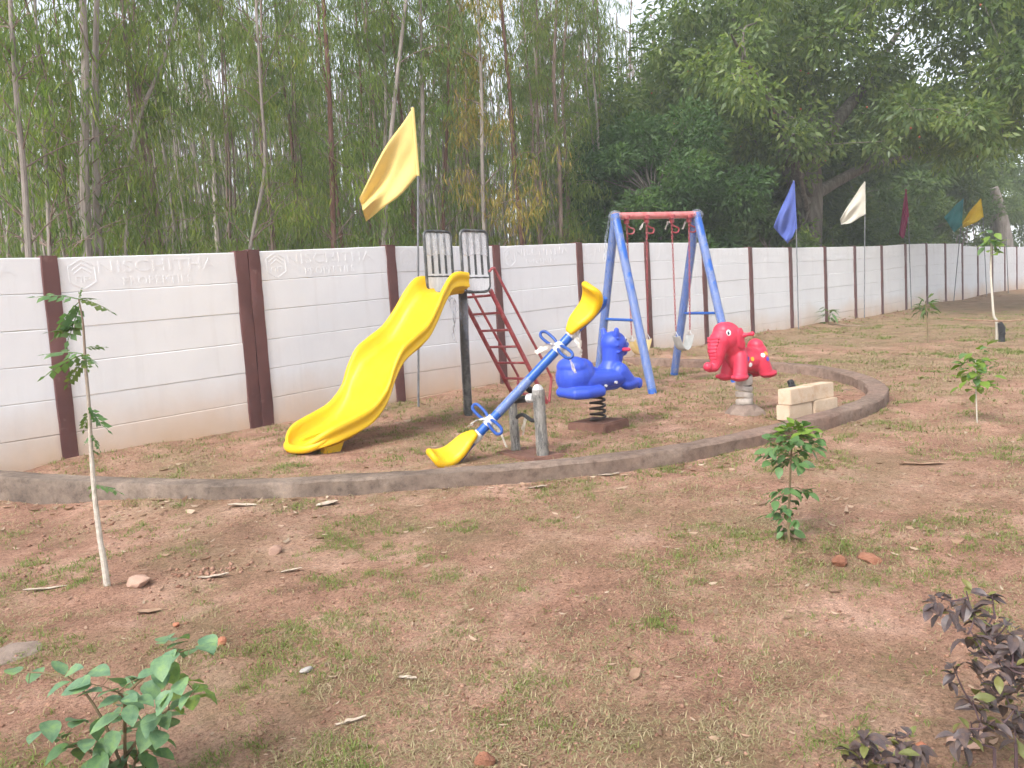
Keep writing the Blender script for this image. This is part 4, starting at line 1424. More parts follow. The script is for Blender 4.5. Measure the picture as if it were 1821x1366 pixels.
cx_, cy_ = 6.05, 4.87
CUP = 0.065          # how far the body sits above its drawing height
cat_az = R(-12)
cat = thing('cat_spring_rider', 'blue plastic cat shaped spring rider with small red handles', 'spring rider', (cx_, cy_, gzf(cx_, cy_)), cat_az)
HD = -.05
prims = [('e', (-.25, 0, .47), (.185, .205, .175)), ('e', (-.285, 0, .56), (.14, .185, .105)), ('e', (-.20, 0, .545), (.12, .165, .10)), ('e', (-.24, 0, .38), (.18, .185, .10)), ('e', (-.33, 0, .46), (.11, .17, .16)),
         ('c', (-.15, 0, .385), .095, (.22, 0, .385), .095), ('e', (-.09, 0, .46), (.12, .145, .095)), ('e', (.05, 0, .43), (.13, .12, .09)), ('c', (-.20, -.115, .42), .095, (.18, -.105, .42), .08), ('c', (-.20, .115, .42), .095, (.18, .105, .42), .08),
         ('e', (.19, 0, .45), (.125, .13, .14)), ('c', (.195, 0, .49), .118, (.215, 0, .62 + HD), .10), ('c', (.215, 0, .62 + HD), .10, (.235, 0, .76 + HD), .118),
         ('e', (.245, 0, .80 + HD), (.132, .132, .125)), ('e', (.315, 0, .755 + HD), (.085, .105, .075)), ('e', (.37, 0, .78 + HD), (.065, .055, .035)), ('e', (.34, 0, .71 + HD), (.06, .07, .045)),
         ('c', (.21, .088, .885 + HD), .036, (.207, .098, .935 + HD), .026), ('c', (.21, -.088, .885 + HD), .036, (.207, -.098, .935 + HD), .026),
         ('c', (.215, .11, .48), .085, (.30, .12, .385), .075), ('c', (.215, -.11, .48), .085, (.30, -.12, .385), .075),
         ('e', (.325, .12, .352), (.12, .078, .068)), ('e', (.325, -.12, .352), (.12, .078, .068)),
         ('e', (.42, .155, .345), (.04, .03, .055)), ('e', (.43, .118, .345), (.04, .03, .055)), ('e', (.42, .082, .345), (.04, .03, .055)), ('e', (.42, -.155, .345), (.04, .03, .055)), ('e', (.43, -.118, .345), (.04, .03, .055)), ('e', (.42, -.082, .345), (.04, .03, .055)),
         ('c', (-.40, .05, .325), .05, (-.375, -.15, .315), .055), ('c', (-.375, -.15, .315), .055, (-.28, -.205, .315), .055), ('c', (-.28, -.205, .315), .055, (-.12, -.205, .322), .054),
         ('c', (-.10, -.08, .345), .055, (.22, -.08, .365), .05), ('c', (-.10, .08, .345), .055, (.22, .08, .365), .05)]
for s in (-1, 1):
    for k, (z, dz) in enumerate(((.785, .02), (.735, 0.0), (.685, -.02))):
        prims.append(('c', (.31, s * .098, z), .010, (.185, s * .125, z + dz), .007))
prims = [(('e', (p[1][0], p[1][1], p[1][2] + CUP)) + tuple(p[2:])) if p[0] == 'e' else ('c', (p[1][0], p[1][1], p[1][2] + CUP), p[2], (p[3][0], p[3][1], p[3][2] + CUP), p[4]) for p in prims]
link('body', blob(prims, 0.0078, 4, MAT['blue_plastic'], 'body'), cat)
for s in (-1, 1):
    mb = MB(); mb.tube([(.27, s * .07, .69 + CUP), (.27, s * .195, .69 + CUP), (.27, s * .21, .69 + CUP)], [.019, .019, .012], 12); mb.build('handle', MAT['red_plastic'], cat)
    for (x, z) in ((-.045, .365 + CUP), (.085, .385 + CUP)):
        mb = MB(); mb.tube([(x, s * .15, z), (x, s * .205, z)], .014, 10); mb.build('bolt', MAT['bolt'], cat)
    mb = MB(); mb.ball((.33, s * .075, .785 + CUP), (.02, .016, .026)); e = mb.build('eye', MAT['white'], cat)
    mb = MB(); mb.ball((.339, s * .080, .785 + CUP), (.011, .011, .016)); mb.build('pupil', MAT['black'], e)
helix(.073, .08, .325 + CUP, 6.3, .0125).build('spring', MAT['spring'], cat)
mb = MB(); mb.box((0, 0, .012), (.45, .45, .12), Matrix.Rotation(R(4) - cat_az, 3, 'Z'), .97)
mb.build('base_slab', MAT['slab'], cat, bevel=0.012)
mb = MB(); mb.box((0.02, 0, .325 + CUP), (.30, .14, .012)); mb.build('mounting_plate', MAT['dark_steel'], cat)

# ------------------------------------------------------------------ elephant spring rider
ex, ey = 7.42, 4.03
el_az = R(162)
ele = thing('elephant_spring_rider', 'red plastic elephant spring rider with coloured dots on its side', 'spring rider', (ex, ey, gzf(ex, ey)), el_az)
ele.scale = (.89, .93, .97)
prims = [('c', (-.17, 0, .555), .135, (.04, 0, .555), .135), ('e', (-.215, 0, .60), (.115, .135, .14)), ('e', (-.20, 0, .69), (.085, .105, .085)), ('e', (-.19, 0, .51), (.13, .145, .11)),
         ('e', (.11, 0, .62), (.115, .12, .16)), ('c', (.11, 0, .66), .115, (.19, 0, .77), .135),
         ('e', (.235, 0, .82), (.17, .15, .155)), ('e', (.275, 0, .875), (.12, .125, .10)), ('e', (.325, 0, .785), (.12, .125, .125)),
         ('c', (.345, 0, .775), .118, (.385, 0, .66), .096), ('c', (.385, 0, .66), .096, (.395, 0, .575), .07), ('c', (.395, 0, .575), .07, (.43, 0, .515), .052),
         ('c', (.43, 0, .515), .05, (.50, 0, .505), .043), ('c', (.50, 0, .505), .043, (.53, 0, .525), .05)]
for s in (-1, 1):
    prims += [('c', (.11, s * .075, .60), .08, (.145, s * .098, .43), .082), ('e', (.16, s * .105, .39), (.115, .085, .045)), ('c', (.16, s * .105, .395), .045, (.285, s * .12, .40), .022),
              ('c', (-.19, s * .075, .56), .09, (-.24, s * .098, .43), .082), ('e', (-.275, s * .105, .395), (.115, .085, .045)), ('c', (-.27, s * .105, .40), .045, (-.375, s * .12, .405), .022),
              ('e', (.155, s * .132, .80), (.065, .024, .11), (0, 0, s * .15)), ('e', (.135, s * .134, .735), (.045, .02, .06))]
for k in range(8):
    z = .815 - k * .034; xx_ = .435 + .022 * (1 - abs(k - 3.5) / 3.5) + (.008 if k > 3 else 0); w = .11 - .008 * k
    prims.append(('c', (xx_ + .002, -w * .75, z), .0125, (xx_ + .026, 0, z - .004), .014)); prims.append(('c', (xx_ + .026, 0, z - .004), .014, (xx_ + .002, w * .75, z), .0125))
ebody = link('body', blob(prims, 0.0078, 4, MAT['red_plastic'], 'body'), ele)
bv = BVHTree.FromPolygons([v.co.copy() for v in ebody.data.vertices], [tuple(p.vertices) for p in ebody.data.polygons])
for s in (-1, 1):
    mb = MB(); mb.tube([(.125, s * .13, .825), (.10, s * .175, .832), (.085, s * .215, .838), (.08, s * .225, .839)], [.034, .019, .018, .025], 12); mb.ball((.078, s * .232, .84), .025); mb.build('handle', MAT['red_plastic'], ele)
    hit = bv.ray_cast(Vector((.375, s * .6, .865)), Vector((-.12, -s, 0)).normalized())
    if hit[0]:
        qn = hit[1].to_track_quat('Z', 'Y').to_matrix()
        mb = MB(); mb.ball(hit[0], (.025, .034, .008), 14, 8, qn); e = mb.build('eye', MAT['white'], ele)
        mb = MB(); mb.ball(hit[0] + hit[1] * .004 + Vector((.006, 0, -.004)), (.014, .021, .008), 12, 8, qn); mb.build('pupil', MAT['black'], e)
    for (x, z, mt) in ((.05, .575, 'violet_dot'), (-.012, .57, 'orange_dot'), (.015, .51, 'white'), (-.16, .60, 'white'), (-.215, .615, 'orange_dot'), (-.215, .555, 'violet_dot')):
        hit = bv.ray_cast(Vector((x, s * .6, z)), Vector((0, -s, 0)))
        if hit[0]:
            qn = hit[1].to_track_quat('Z', 'Y').to_matrix()
            d = .024; ring = [hit[0] + hit[1] * .0035 + qn @ Vector((d * math.cos(a), d * math.sin(a), 0)) for a in np.linspace(0, 2 * math.pi, 20, endpoint=False)]
            low = [p - hit[1] * .010 for p in ring]
            mb = MB(); mb.add(ring + low, [tuple(range(20))] + [(i, i + 20, (i + 1) % 20 + 20, (i + 1) % 20) for i in range(20)]); mb.build('dot', MAT[mt], ele)
helix(.075, .09, .40, 5.3, .014).build('spring', MAT['spring'], ele)
q = np.random.default_rng(2)
for k, (za, zb_) in enumerate(((.075, .14), (.155, .215), (.233, .29), (.308, .40))):
    mb = MB(); vs = []; fs = []; n = 20
    for j in range(5):
        for i in range(n):
            a = 2 * math.pi * i / n
            rr = .092 + q.uniform(-.003, .005) + .006 * math.sin(j / 4 * math.pi)
            tilt = .016 * math.sin(a + .6 + k)
            vs.append((rr * math.cos(a), rr * math.sin(a), za + (zb_ - za) * j / 4 + tilt))
    for j in range(4):
        for i in range(n):
            l = (i + 1) % n
            fs.append((j * n + i, j * n + l, (j + 1) * n + l, (j + 1) * n + i))
    mb.add(vs, fs); mb.build('spring_wrap', MAT['tape'], ele)
mb = MB(); vs = []; n = 9
for (rr, z) in ((.235, -.06), (.205, .01), (.135, .07), (.12, .08)):
    for i in range(n):
        a = 2 * math.pi * i / n
        sq = 1 / max(abs(math.cos(a)), abs(math.sin(a))) ** .5
        vs.append((rr * sq * math.cos(a) * q.uniform(.86, 1.08), rr * sq * math.sin(a) * q.uniform(.86, 1.08), z + q.uniform(-.012, .012)))
fs = [(j * n + i, j * n + (i + 1) % n, (j + 1) * n + (i + 1) % n, (j + 1) * n + i) for j in range(3) for i in range(n)] + [tuple(3 * n + i for i in range(n))]
mb.add(vs, fs); mb.build('base_mound', MAT['mound'], ele, smooth=False, bevel=.008)

# ------------------------------------------------------------------ swing set
FLp, FRp, BLp, BRp = (8.138, 5.646), (9.352, 5.18), (8.64, 6.953), (9.854, 6.487)
TL = np.array([8.389, 6.30, 2.70]); TR = np.array([9.603, 5.834, 2.715])
swing = thing('swing_set', 'blue A-frame swing set with red top bar and two hanging belt seats', 'swing set', (9.0, 6.07, gzf(9.0, 6.07)))


def rw(p):
    return rp(p, swing)


bd = (TR - TL) / np.linalg.norm(TR - TL)
for (foot, top) in ((FLp, TL), (BLp, TL), (FRp, TR), (BRp, TR)):
    f3 = np.array([foot[0], foot[1], gzf(*foot) - .1])
    mb = MB(); mb.tube([rw(f3), rw(top + np.array([0, 0, .02]))], 0.055, 14); lg = mb.build('leg', MAT['blue_steel'], swing)
    q = np.random.default_rng(int(foot[0] * 50)); mb = MB(); n = 26
    mb.tube([rw(f3 + (top - f3) * (.06 + .93 * k / n)) for k in range(n + 1)], [.0575 + q.uniform(0, .004) for k in range(n + 1)], 14, cap=False)
    mb.build('plastic_film', MAT['film'], lg)
mb = MB(); mb.tube([rw(TL - bd * .03), rw(TR + bd * .03)], 0.046, 14); mb.build('top_bar', MAT['pink_steel'], swing)
for T_ in (TL, TR):
    mb = MB(); mb.ball(rw(T_ + np.array([0, 0, .0])), (.095, .095, .075)); mb.build('foam_wrap', MAT['film'], swing)
rag('torn_film', [rw(TL + np.array([-.07, .05, -.05])), rw(TL + np.array([-.09, .09, -.25])), rw(TL + np.array([-.10, .13, -.55]))], .09, MAT['film'], swing, 61)
rag('torn_film', [rw(TR + np.array([-.02, -.03, -.05])), rw(TR + np.array([-.02, -.02, -.18])), rw(TR + np.array([-.03, 0, -.33]))], .06, MAT['film'], swing, 62)
for (a, b, T_) in ((FLp, BLp, TL), (FRp, BRp, TR)):
    t_ = .60
    pa = np.array([*a, gzf(*a)]); pb = np.array([*b, gzf(*b)])
    pa = T_ + (pa - T_) * t_; pb = T_ + (pb - T_) * t_
    mb = MB(); mb.tube([rw(pa), rw(pb)], .019, 10); mb.build('cross_brace', MAT['blue_steel'], swing)


def chain_mesh(L):
    mb = MB(); pitch = .043; n = int(L / pitch)
    for i in range(n):
        z = -pitch * (i + .5)
        loop = []
        for k in range(10):
            a = 2 * math.pi * k / 10
            xx_ = .011 * math.cos(a); zz = .024 * math.sin(a) + .006 * (1 if math.sin(a) > 0 else -1)
            loop.append((xx_, 0, z + zz) if i % 2 else (0, xx_, z + zz))
        mb.tube(loop, .0042, 5, closed=True)
    return mb.mesh('chain', MAT['red_steel'])


CHL = 1.50
chm = chain_mesh(CHL)
hang = []
for k, f in enumerate((.13, .37, .68, .90)):
    p = TL + (TR - TL) * f + np.array([0, 0, -.045])
    mb = MB()
    mb.box(rw(p + np.array([0, 0, -.02])), (.05, .05, .07)); mb.tube([rw(p + np.array([0, 0, .0])), rw(p + np.array([0, 0, .045])), ], .058, 12)
    cur = [p + np.array([0, 0, -.04]) + bd * a + np.array([0, 0, b]) for a, b in ((0, 0), (.02, -.05), (.07, -.075), (.11, -.09), (.10, -.14), (.05, -.15), (.01, -.14))]
    mb.tube([rw(x) for x in spline(cur, 3)], .011, 6)
    mb.build('hanger', MAT['red_steel'], swing)
    c = link('chain', chm, swing); c.location = rw(p + np.array([0, 0, -.05]))
    sw_ = .035 if k in (0, 1) else .02
    c.rotation_euler = (R(1.2), R(-1.5 if k % 2 == 0 else 1.5), 0)
    bpy.context.view_layer.update()
    end = Vector(c.location) + c.rotation_euler.to_matrix() @ Vector((0, 0, -CHL))
    hang.append(end)
    if k in (1, 2, 3):
        rag('torn_film', [rw(p + np.array([.01, 0, -.03])), rw(p + np.array([-.05, .03, -.06])), rw(p + np.array([-.08, .05, -.14]))], .07, MAT['film_rag'], swing, 70 + k)
for (a, b, mt, sag) in ((hang[0], hang[1], 'swing_yellow', .19), (hang[2], hang[3], 'swing_grey', .19)):
    d = (b - a); d.z = 0; ln = d.length; d.normalize(); pr = Vector((-d.y, d.x, 0))
    vs = []; fs = []; n = 14
    for th in (0, -.012):
        for i in range(n + 1):
            s = i / n
            c = a.lerp(b, s) + Vector((0, 0, -sag * (1 - abs(2 * s - 1) ** 2.4) + th - 0.03))
            wd = .11 + .012 * math.sin(math.pi * s)
            vs += [c - pr * wd, c - pr * wd * .5 - Vector((0, 0, .012)), c - Vector((0, 0, .016)), c + pr * wd * .5 - Vector((0, 0, .012)), c + pr * wd]
    for h_ in range(2):
        for i in range(n):
            for k in range(4):
                o_ = h_ * (n + 1) * 5
                fs.append((o_ + i * 5 + k, o_ + i * 5 + k + 1, o_ + (i + 1) * 5 + k + 1, o_ + (i + 1) * 5 + k))
    o_ = (n + 1) * 5
    for i in range(n):
        fs.append((i * 5, (i + 1) * 5, o_ + (i + 1) * 5, o_ + i * 5)); fs.append((i * 5 + 4, o_ + i * 5 + 4, o_ + (i + 1) * 5 + 4, (i + 1) * 5 + 4))
    mb = MB(); mb.add(vs, fs); se = mb.build('seat', MAT[mt], swing)
    for e in (a, b):
        mb = MB(); mb.tube([e + Vector((0, 0, .02)), e - pr * .07 + Vector((0, 0, -.05)), e + pr * .07 + Vector((0, 0, -.05))], .006, 6, closed=True); mb.build('seat_link', MAT['bolt'], swing)

# ------------------------------------------------------------------ blocks on the ground by the kerb
baz = R(-11)
bx_, by_ = Vector((math.cos(baz), math.sin(baz), 0)), Vector((-math.sin(baz), math.cos(baz), 0))
B0 = Vector((7.30, 3.475, 0)); zb0 = gzf(7.6, 3.5)
BL_, BW, BH = .385, .15, .155
q = np.random.default_rng(9)
for (k, row, lab, dx, dy) in ((0, 0, 'lower left pale block of the stack beside the kerb', -.02, .01), (1, 0, 'lower right pale block of the stack beside the kerb', .005, 0),
                              (0, 1, 'upper left pale block of the stack beside the kerb', 0, 0), (1, 1, 'upper right pale block of the stack beside the kerb', .015, .045)):
    mb = MB(); mb.box((0, 0, BH / 2), (BL_ - .006, BW, BH - .003))
    me = mb.mesh('concrete_block', MAT['block'], True, bevel=.006)
    o = link('concrete_block', me)
    c = B0 + bx_ * (BL_ * (k + .5) + dx) + by_ * (BW / 2 + dy)
    o.location = (c.x, c.y, zb0 + row * BH)
    o.rotation_euler = (0, 0, baz + q.uniform(-.03, .03))
    tag(o, lab, 'block', 'pale blocks stacked by the kerb')

# ------------------------------------------------------------------ flags
def flag(name, label, base, ht, hb, ft, fb, colour, seed, fold=0.06):
    """base point; hoist top, hoist bottom, fly top, fly bottom relative to it"""
    b = np.array(base, float); b[2] = gzf(b[0], b[1])
    off = np.array(base) - b
    ht, hb, ft, fb = [np.array(p, float) + off for p in (ht, hb, ft, fb)]
    t = thing(name, label, 'flag', tuple(b), 0, 'coloured flags along the wall')
    mb = MB(); mid = (ht + np.array([0, 0, -.1])) * .5
    mb.tube([(0, 0, -.15), tuple(hb * np.array([.75, .75, .75])), tuple(hb), tuple(ht + (ht - hb) * .02)], [.0135, .0135, .013, .012], 8); mb.build('pole', MAT['pole'], t)
    q = np.random.default_rng(seed); nu, nv = 22, 16
    view = np.array([b[0], b[1], 0]); view /= np.linalg.norm(view)
    vs = []; ph = q.uniform(0, 6)
    for j in range(nv + 1):
        v = j / nv
        h = ht + (hb - ht) * v
        f = ft + (fb - ft) * v
        for i in range(nu + 1):
            u = i / nu
            p = h + (f - h) * u
            sag = -0.10 * math.sin(math.pi * u) * np.linalg.norm(f - h) * (v - .35)
            amp = fold * (u ** .7)
            dep = amp * math.sin(v * 7.5 + u * 3.0 + ph) + amp * .5 * math.sin(v * 13 - u * 4 + ph * 2)
            p = p + view * dep + np.array([0, 0, sag + .012 * math.sin(u * 9 + v * 5 + ph)])
            vs.append(p)
    fs = []
    for j in range(nv):
        for i in range(nu):
            a = j * (nu + 1) + i
            fs.append((a, a + 1, a + nu + 2, a + nu + 1))
    mb = MB(); mb.add(vs, fs); c = mb.build('cloth', cloth(name + '_cloth', colour), t)
    mb = MB(); mb.tube([tuple(hb), tuple(hb * .5 + ht * .5), tuple(ht)], .021, 8); mb.build('sleeve', c.data.materials[0], t)
    sd_ = c.modifiers.new('thickness', 'SOLIDIFY'); sd_.thickness = 0.0015
    return t


flag('flag', 'large yellow flag on a thin pole left of the slide', (5.949, 7.595, 0.423), (.339, .114, 3.672), (.300, .051, 2.839), (-.239, .554, 2.62), (-.20, .507, 2.35), (.88, .70, .27), 1, .085)
flag('flag', 'blue flag hanging limp on a pole behind the elephant rider', (17.42, 8.05, .755), (.278, .143, 3.411), (.206, .079, 2.309), (-.154, .449, 2.391), (.032, .213, 1.983), (.13, .18, .52), 2, .10)
flag('flag', 'white flag on a pole right of the blue flag', (21.32, 8.05, .832), (.384, .062, 3.608), (.299, .04, 2.751), (-.178, .501, 2.66), (-.165, .48, 2.50), (.84, .80, .70), 3, .08)
flag('flag', 'narrow maroon flag seen edge-on between the white and teal flags', (24.944, 8.05, .93), (.254, .188, 3.578), (.219, .12, 2.743), (-.03, .31, 2.25), (.06, .21, 2.12), (.34, .03, .11), 4, .10)
flag('flag', 'teal green flag on a leaning pole overlapping the small yellow flag', (28.96, 8.05, .982), (.592, -.166, 3.458), (.455, -.137, 2.58), (.085, .271, 2.883), (.27, .024, 2.383), (.06, .25, .25), 5, .09)
flag('flag', 'small yellow flag at the far end of the wall', (33.012, 8.05, 1.16), (.206, .234, 3.561), (.2, .155, 2.876), (-.36, .694, 2.73), (-.353, .673, 2.55), (.72, .50, .02), 6, .09)
mb = MB(); zb_ = gzf(35.67, 7.95); mb.tube([(0, 0, -.2), (.13, .1, 2.2)], .013, 8)
o = mb.build('flagpole', MAT['pole']); o.location = (35.67, 7.95, zb_)
tag(o, 'bare thin pole leaning at the far right end of the wall', 'pole')
# ------------------------------------------------------------------ young plants in front
MAT['bush_leaf'] = leafmat('broad_green_leaf', [(0.13, 0.235, 0.125), (0.16, 0.275, 0.155), (0.175, 0.29, 0.13)], 0.3, 0.5, 0.4, 2.5)
MAT['bush_leaf_pale'] = leafmat('broad_pale_leaf', [(0.21, 0.33, 0.10), (0.25, 0.36, 0.11)], 0.4, 0.5, 0.35, 2.5)
MAT['bush_leaf_dark'] = leafmat('broad_dark_leaf', [(0.08, 0.16, 0.07), (0.105, 0.195, 0.075)], 0.3, 0.45, 0.4, 2.5)
MAT['purple_leaf'] = leafmat('purple_leaf', [(0.06, 0.042, 0.042), (0.10, 0.07, 0.07), (0.15, 0.108, 0.104)], 0.2, 0.42, 0.5, 2.5)
MAT['purple_leaf_green'] = leafmat('bronze_green_leaf', [(0.12, 0.135, 0.05), (0.18, 0.19, 0.06), (0.22, 0.19, 0.06)], 0.3, 0.45, 0.4)
MAT['fresh_leaf'] = leafmat('fresh_green_leaf', [(0.16, 0.26, 0.045), (0.22, 0.33, 0.055)], 0.4, 0.5, 0.35)
MAT['sap_leaf'] = leafmat('sapling_leaf', [(0.085, 0.18, 0.065), (0.12, 0.23, 0.08), (0.165, 0.27, 0.095)], 0.4, 0.45, 0.45)


def leaf_mesh(name, wid, mat, fold=0.10, droop=0.18, tip=0.9, seed=0, nseg=6):
    q = np.random.default_rng(seed)
    vs = []; fs = []
    for i in range(nseg + 1):
        s = i / nseg
        w = wid * (math.sin(math.pi * min(1, s ** tip)) ** 0.8) if 0 < i < nseg else 0.004
        z = -droop * s * s + 0.01 * q.standard_normal()
        vs += [(s, -w, z + fold * w * 2 + 0.012 * q.standard_normal()), (s, 0, z), (s, w, z + fold * w * 2 + 0.012 * q.standard_normal())]
    for i in range(nseg):
        for k in range(2):
            a = i * 3 + k
            fs.append((a, a + 1, a + 4, a + 3))
    mb = MB(); mb.add(vs, fs)
    me = mb.mesh(name, mat, True)
    return me


def put_leaf(me, parent, base, d, nrm, size, rollj=0.0):
    d = Vector(d).normalized(); n_ = Vector(nrm)
    n_ = (n_ - d * n_.dot(d))
    n_ = n_.normalized() if n_.length > 1e-4 else Vector((0, 0, 1)).cross(d).normalized()
    y = n_.cross(d)
    m3 = Matrix(((d.x, y.x, n_.x), (d.y, y.y, n_.y), (d.z, y.z, n_.z)))
    if rollj:
        m3 = m3 @ Matrix.Rotation(rollj, 3, 'X')
    o = link('leaf', me, parent)
    o.matrix_local = Matrix.Translation(Vector(base)) @ (m3 @ Matrix.Scale(size, 3)).to_4x4()
    return o


# --- broad leaved plant, lower left
lv = [leaf_mesh('leaf', .33, MAT['bush_leaf'], .1, .22, .85, 1), leaf_mesh('leaf', .36, MAT['bush_leaf'], .14, .32, .8, 2), leaf_mesh('leaf', .34, MAT['bush_leaf_pale'], .1, .2, .85, 3), leaf_mesh('leaf', .34, MAT['bush_leaf_dark'], .12, .3, .85, 4)]
BLv = [(-0.171,0.322,0.381),(-0.125,0.275,0.362),(-0.088,0.144,0.410),(-0.111,0.084,0.374),(-0.085,-0.017,0.403),(-0.070,0.081,0.409),(-0.013,0.031,0.400),(-0.064,-0.044,0.380),(-0.026,-0.081,0.376),(0.068,0.141,0.308),(0.079,0.016,0.347),(0.076,-0.117,0.404),(0.118,-0.095,0.367),(0.182,0.032,0.428),(0.213,-0.029,0.398),(0.236,-0.069,0.406),(0.226,-0.205,0.467),(0.141,-0.093,0.411),(0.156,-0.052,0.350),(0.123,-0.226,0.380),(0.211,-0.153,0.317),(0.162,-0.202,0.306),(0.187,-0.025,0.260),(0.082,-0.187,0.347),(0.165,-0.074,0.242),(0.166,-0.017,0.182),(-0.032,-0.028,0.267),(0.049,0.112,0.212),(0.084,0.068,0.211),(0.055,-0.182,0.296),(-0.055,0.153,0.217),(-0.157,0.022,0.285),(-0.109,0.135,0.206),(-0.087,0.087,0.179),(-0.076,0.001,0.210),(-0.023,-0.014,0.182),(0.046,0.078,0.163),(0.060,-0.097,0.208),(0.072,-0.164,0.222),(0.122,-0.042,0.106),(0.069,-0.073,0.113),(0.076,0.038,0.098),(-0.061,-0.012,0.138),(-0.026,-0.020,0.127),(0.068,0.041,0.055),(0.018,-0.002,0.117),(-0.032,0.052,0.147),(0.033,-0.082,0.329),(0.041,-0.163,0.351),(0.069,0.109,0.240)]
gb = gzf(.721, 2.505)
t = thing('leafy_plant', 'broad leaved green young plant at the lower left corner', 'plant', (.721, 2.505, gb))
oz = 0.111 - gb
q = np.random.default_rng(3)
stems = [[(0.02, 0.0, -.03), (0.03, 0.01, .15), (0.05, .0, .30), (.10, -.03, .36), (.17, -.05, .40), (.235, -.12, .43)],
         [(0.02, 0, .05), (-.01, .03, .22), (-.05, .08, .34), (-.09, .13, .385), (-.15, .28, .375)],
         [(.03, .01, .12), (.09, -.06, .22), (.15, -.12, .28), (.19, -.16, .31)],
         [(.02, .0, .08), (-.06, .05, .16), (-.11, .09, .20), (-.15, .10, .24)], [(.03, 0, .2), (.02, -.06, .32), (0.0, -.08, .36)], [(.03, 0, .05), (.08, .03, .12), (.1, .05, .15)]]
SPt = []
for s in stems:
    sm = spline([(a, b, c + oz) for a, b, c in s], 5); SPt += list(sm)
    mb = MB(); mb.tube(sm, np.linspace(.0055, .0022, len(sm)), 6); mb.build('stem', MAT['stem_green'], t)
SPt = np.array(SPt)
for i, p in enumerate(BLv):
    p = np.array(p) + np.array([0, 0, oz])
    for rep in range(2 if i > 6 else 1):
        pp = p + (q.normal(0, .03, 3) if rep else 0)
        j = np.argmin(np.linalg.norm(SPt - pp, axis=1)); a = SPt[j]
        d = (pp - a); d[2] *= .45
        if np.linalg.norm(d) < 1e-3: d = q.standard_normal(3)
        d = d / np.linalg.norm(d) + q.normal(0, .25, 3); d[2] -= .12
        d = d / np.linalg.norm(d)
        size = q.uniform(.062, .094)
        bse = pp - d * size * .5
        k = 2 if (p[0] > .14 and p[2] < .36 and q.random() < .8) else (3 if p[2] < .2 and q.random() < .7 else int(q.integers(2)))
        put_leaf(lv[k], t, bse, d, (q.normal(0, .3), q.normal(0, .3), 1), size)
        if rep == 0:
            mb = MB(); mb.tube([a, (a + bse) / 2 + np.array([0, 0, .004]), bse], [.0018, .0014, .0012], 4, cap=False); mb.build('leaf_stalk', MAT['stem_green'], t)

# --- purple leaved plants, lower right
pl = [leaf_mesh('leaf', .25, MAT['purple_leaf'], .2, .25, 1.0, 5), leaf_mesh('leaf', .27, MAT['purple_leaf'], .25, .4, 1.0, 6), leaf_mesh('leaf', .24, MAT['purple_leaf_green'], .2, .2, 1.0, 7)]


def purple(label, base, clusters, per, stems, seed, size=(.038, .060)):
    g = gzf(base[0], base[1]); o_ = base[2] - g
    t = thing('purple_plant', label, 'plant', (base[0], base[1], g))
    q = np.random.default_rng(seed)
    nodes = [np.array([f[0], f[1], -.04]) for f in stems] + [np.array([f[0], f[1], .06]) for f in stems] + [np.array([f[0], f[1], .12]) for f in stems]
    for f in stems:
        mb = MB(); mb.tube([(f[0], f[1], -.04), (f[0], f[1], .06), (f[0], f[1], .12)], [.0055, .005, .0045], 6); mb.build('stem', MAT['stem_purple'], t)
    for c in sorted([np.array(c) + np.array([0, 0, o_]) for c in clusters], key=lambda v: v[2]):
        NA = np.array(nodes); cost = np.linalg.norm(NA - c, axis=1) + 2.0 * np.maximum(0, NA[:, 2] - c[2] + .02)
        a0 = NA[int(np.argmin(cost))]
        midp = (a0 + c) / 2 + np.array([0, 0, -.01])
        sm = spline([a0, midp, c], 4)
        mb = MB(); mb.tube(sm, np.linspace(.0034, .0016, len(sm)), 5, cap=False); mb.build('stem', MAT['stem_purple'], t)
        nodes += [midp, c - np.array([0, 0, .02])]
        for k in range(per):
            s = q.random()
            a = q.uniform(0, 2 * math.pi)
            drop = -.75 + 1.1 * (1 - s) if k > 1 else .7
            d = np.array([math.cos(a), math.sin(a), drop + q.normal(0, .2)])
            b = c + np.array([q.normal(0, .008), q.normal(0, .008), -.05 * s])
            put_leaf(pl[2] if (k < 3 and q.random() < .6) else pl[int(q.integers(2))], t, b, d, (math.cos(a) * .4, math.sin(a) * .4, 1), q.uniform(*size) * (1 if k > 1 else .7), q.normal(0, .3))
    return t


BRc = [(-0.186,0.118,0.589),(0.030,0.150,0.508),(-0.057,0.083,0.575),(0.148,0.069,0.508),(-0.037,0.066,0.512),(0.144,0.060,0.455),(0.072,0.005,0.469),(-0.097,0.069,0.487),(0.077,0.056,0.414),(0.008,0.098,0.377),(0.068,0.039,0.362),(0.045,-0.008,0.401),(-0.142,0.095,0.384),(0.019,0.066,0.296),(-0.083,-0.000,0.406),(0.097,0.004,0.289),(0.106,-0.013,0.377),(-0.074,0.066,0.274),(0.054,0.072,0.194),(-0.084,0.008,0.231),(0.014,-0.021,0.240),(-0.006,0.124,0.132),(-0.083,0.068,0.207),(0.090,-0.001,0.138),(0.051,0.020,0.266),(0.117,0.086,0.426),(0.171,0.043,0.381),(0.092,0.022,0.304),(0.170,-0.015,0.409),(-0.015,-0.056,0.375),(0.132,-0.030,0.244),(0.159,-0.020,0.162)]
B2c = [(-0.049,0.049,0.181),(-0.008,0.037,0.141),(0.031,-0.012,0.194),(0.116,0.002,0.116),(0.033,-0.051,0.198),(-0.016,0.010,0.123),(-0.045,-0.049,0.162),(-0.053,0.049,0.121),(-0.035,0.081,0.132),(0.135,-0.024,0.098)]
purple('tall dark purple leaved bush at the right edge of the foreground', (2.45, .557, .078), BRc, 9, [(.0, 0.03), (.06, -.01)], 12)
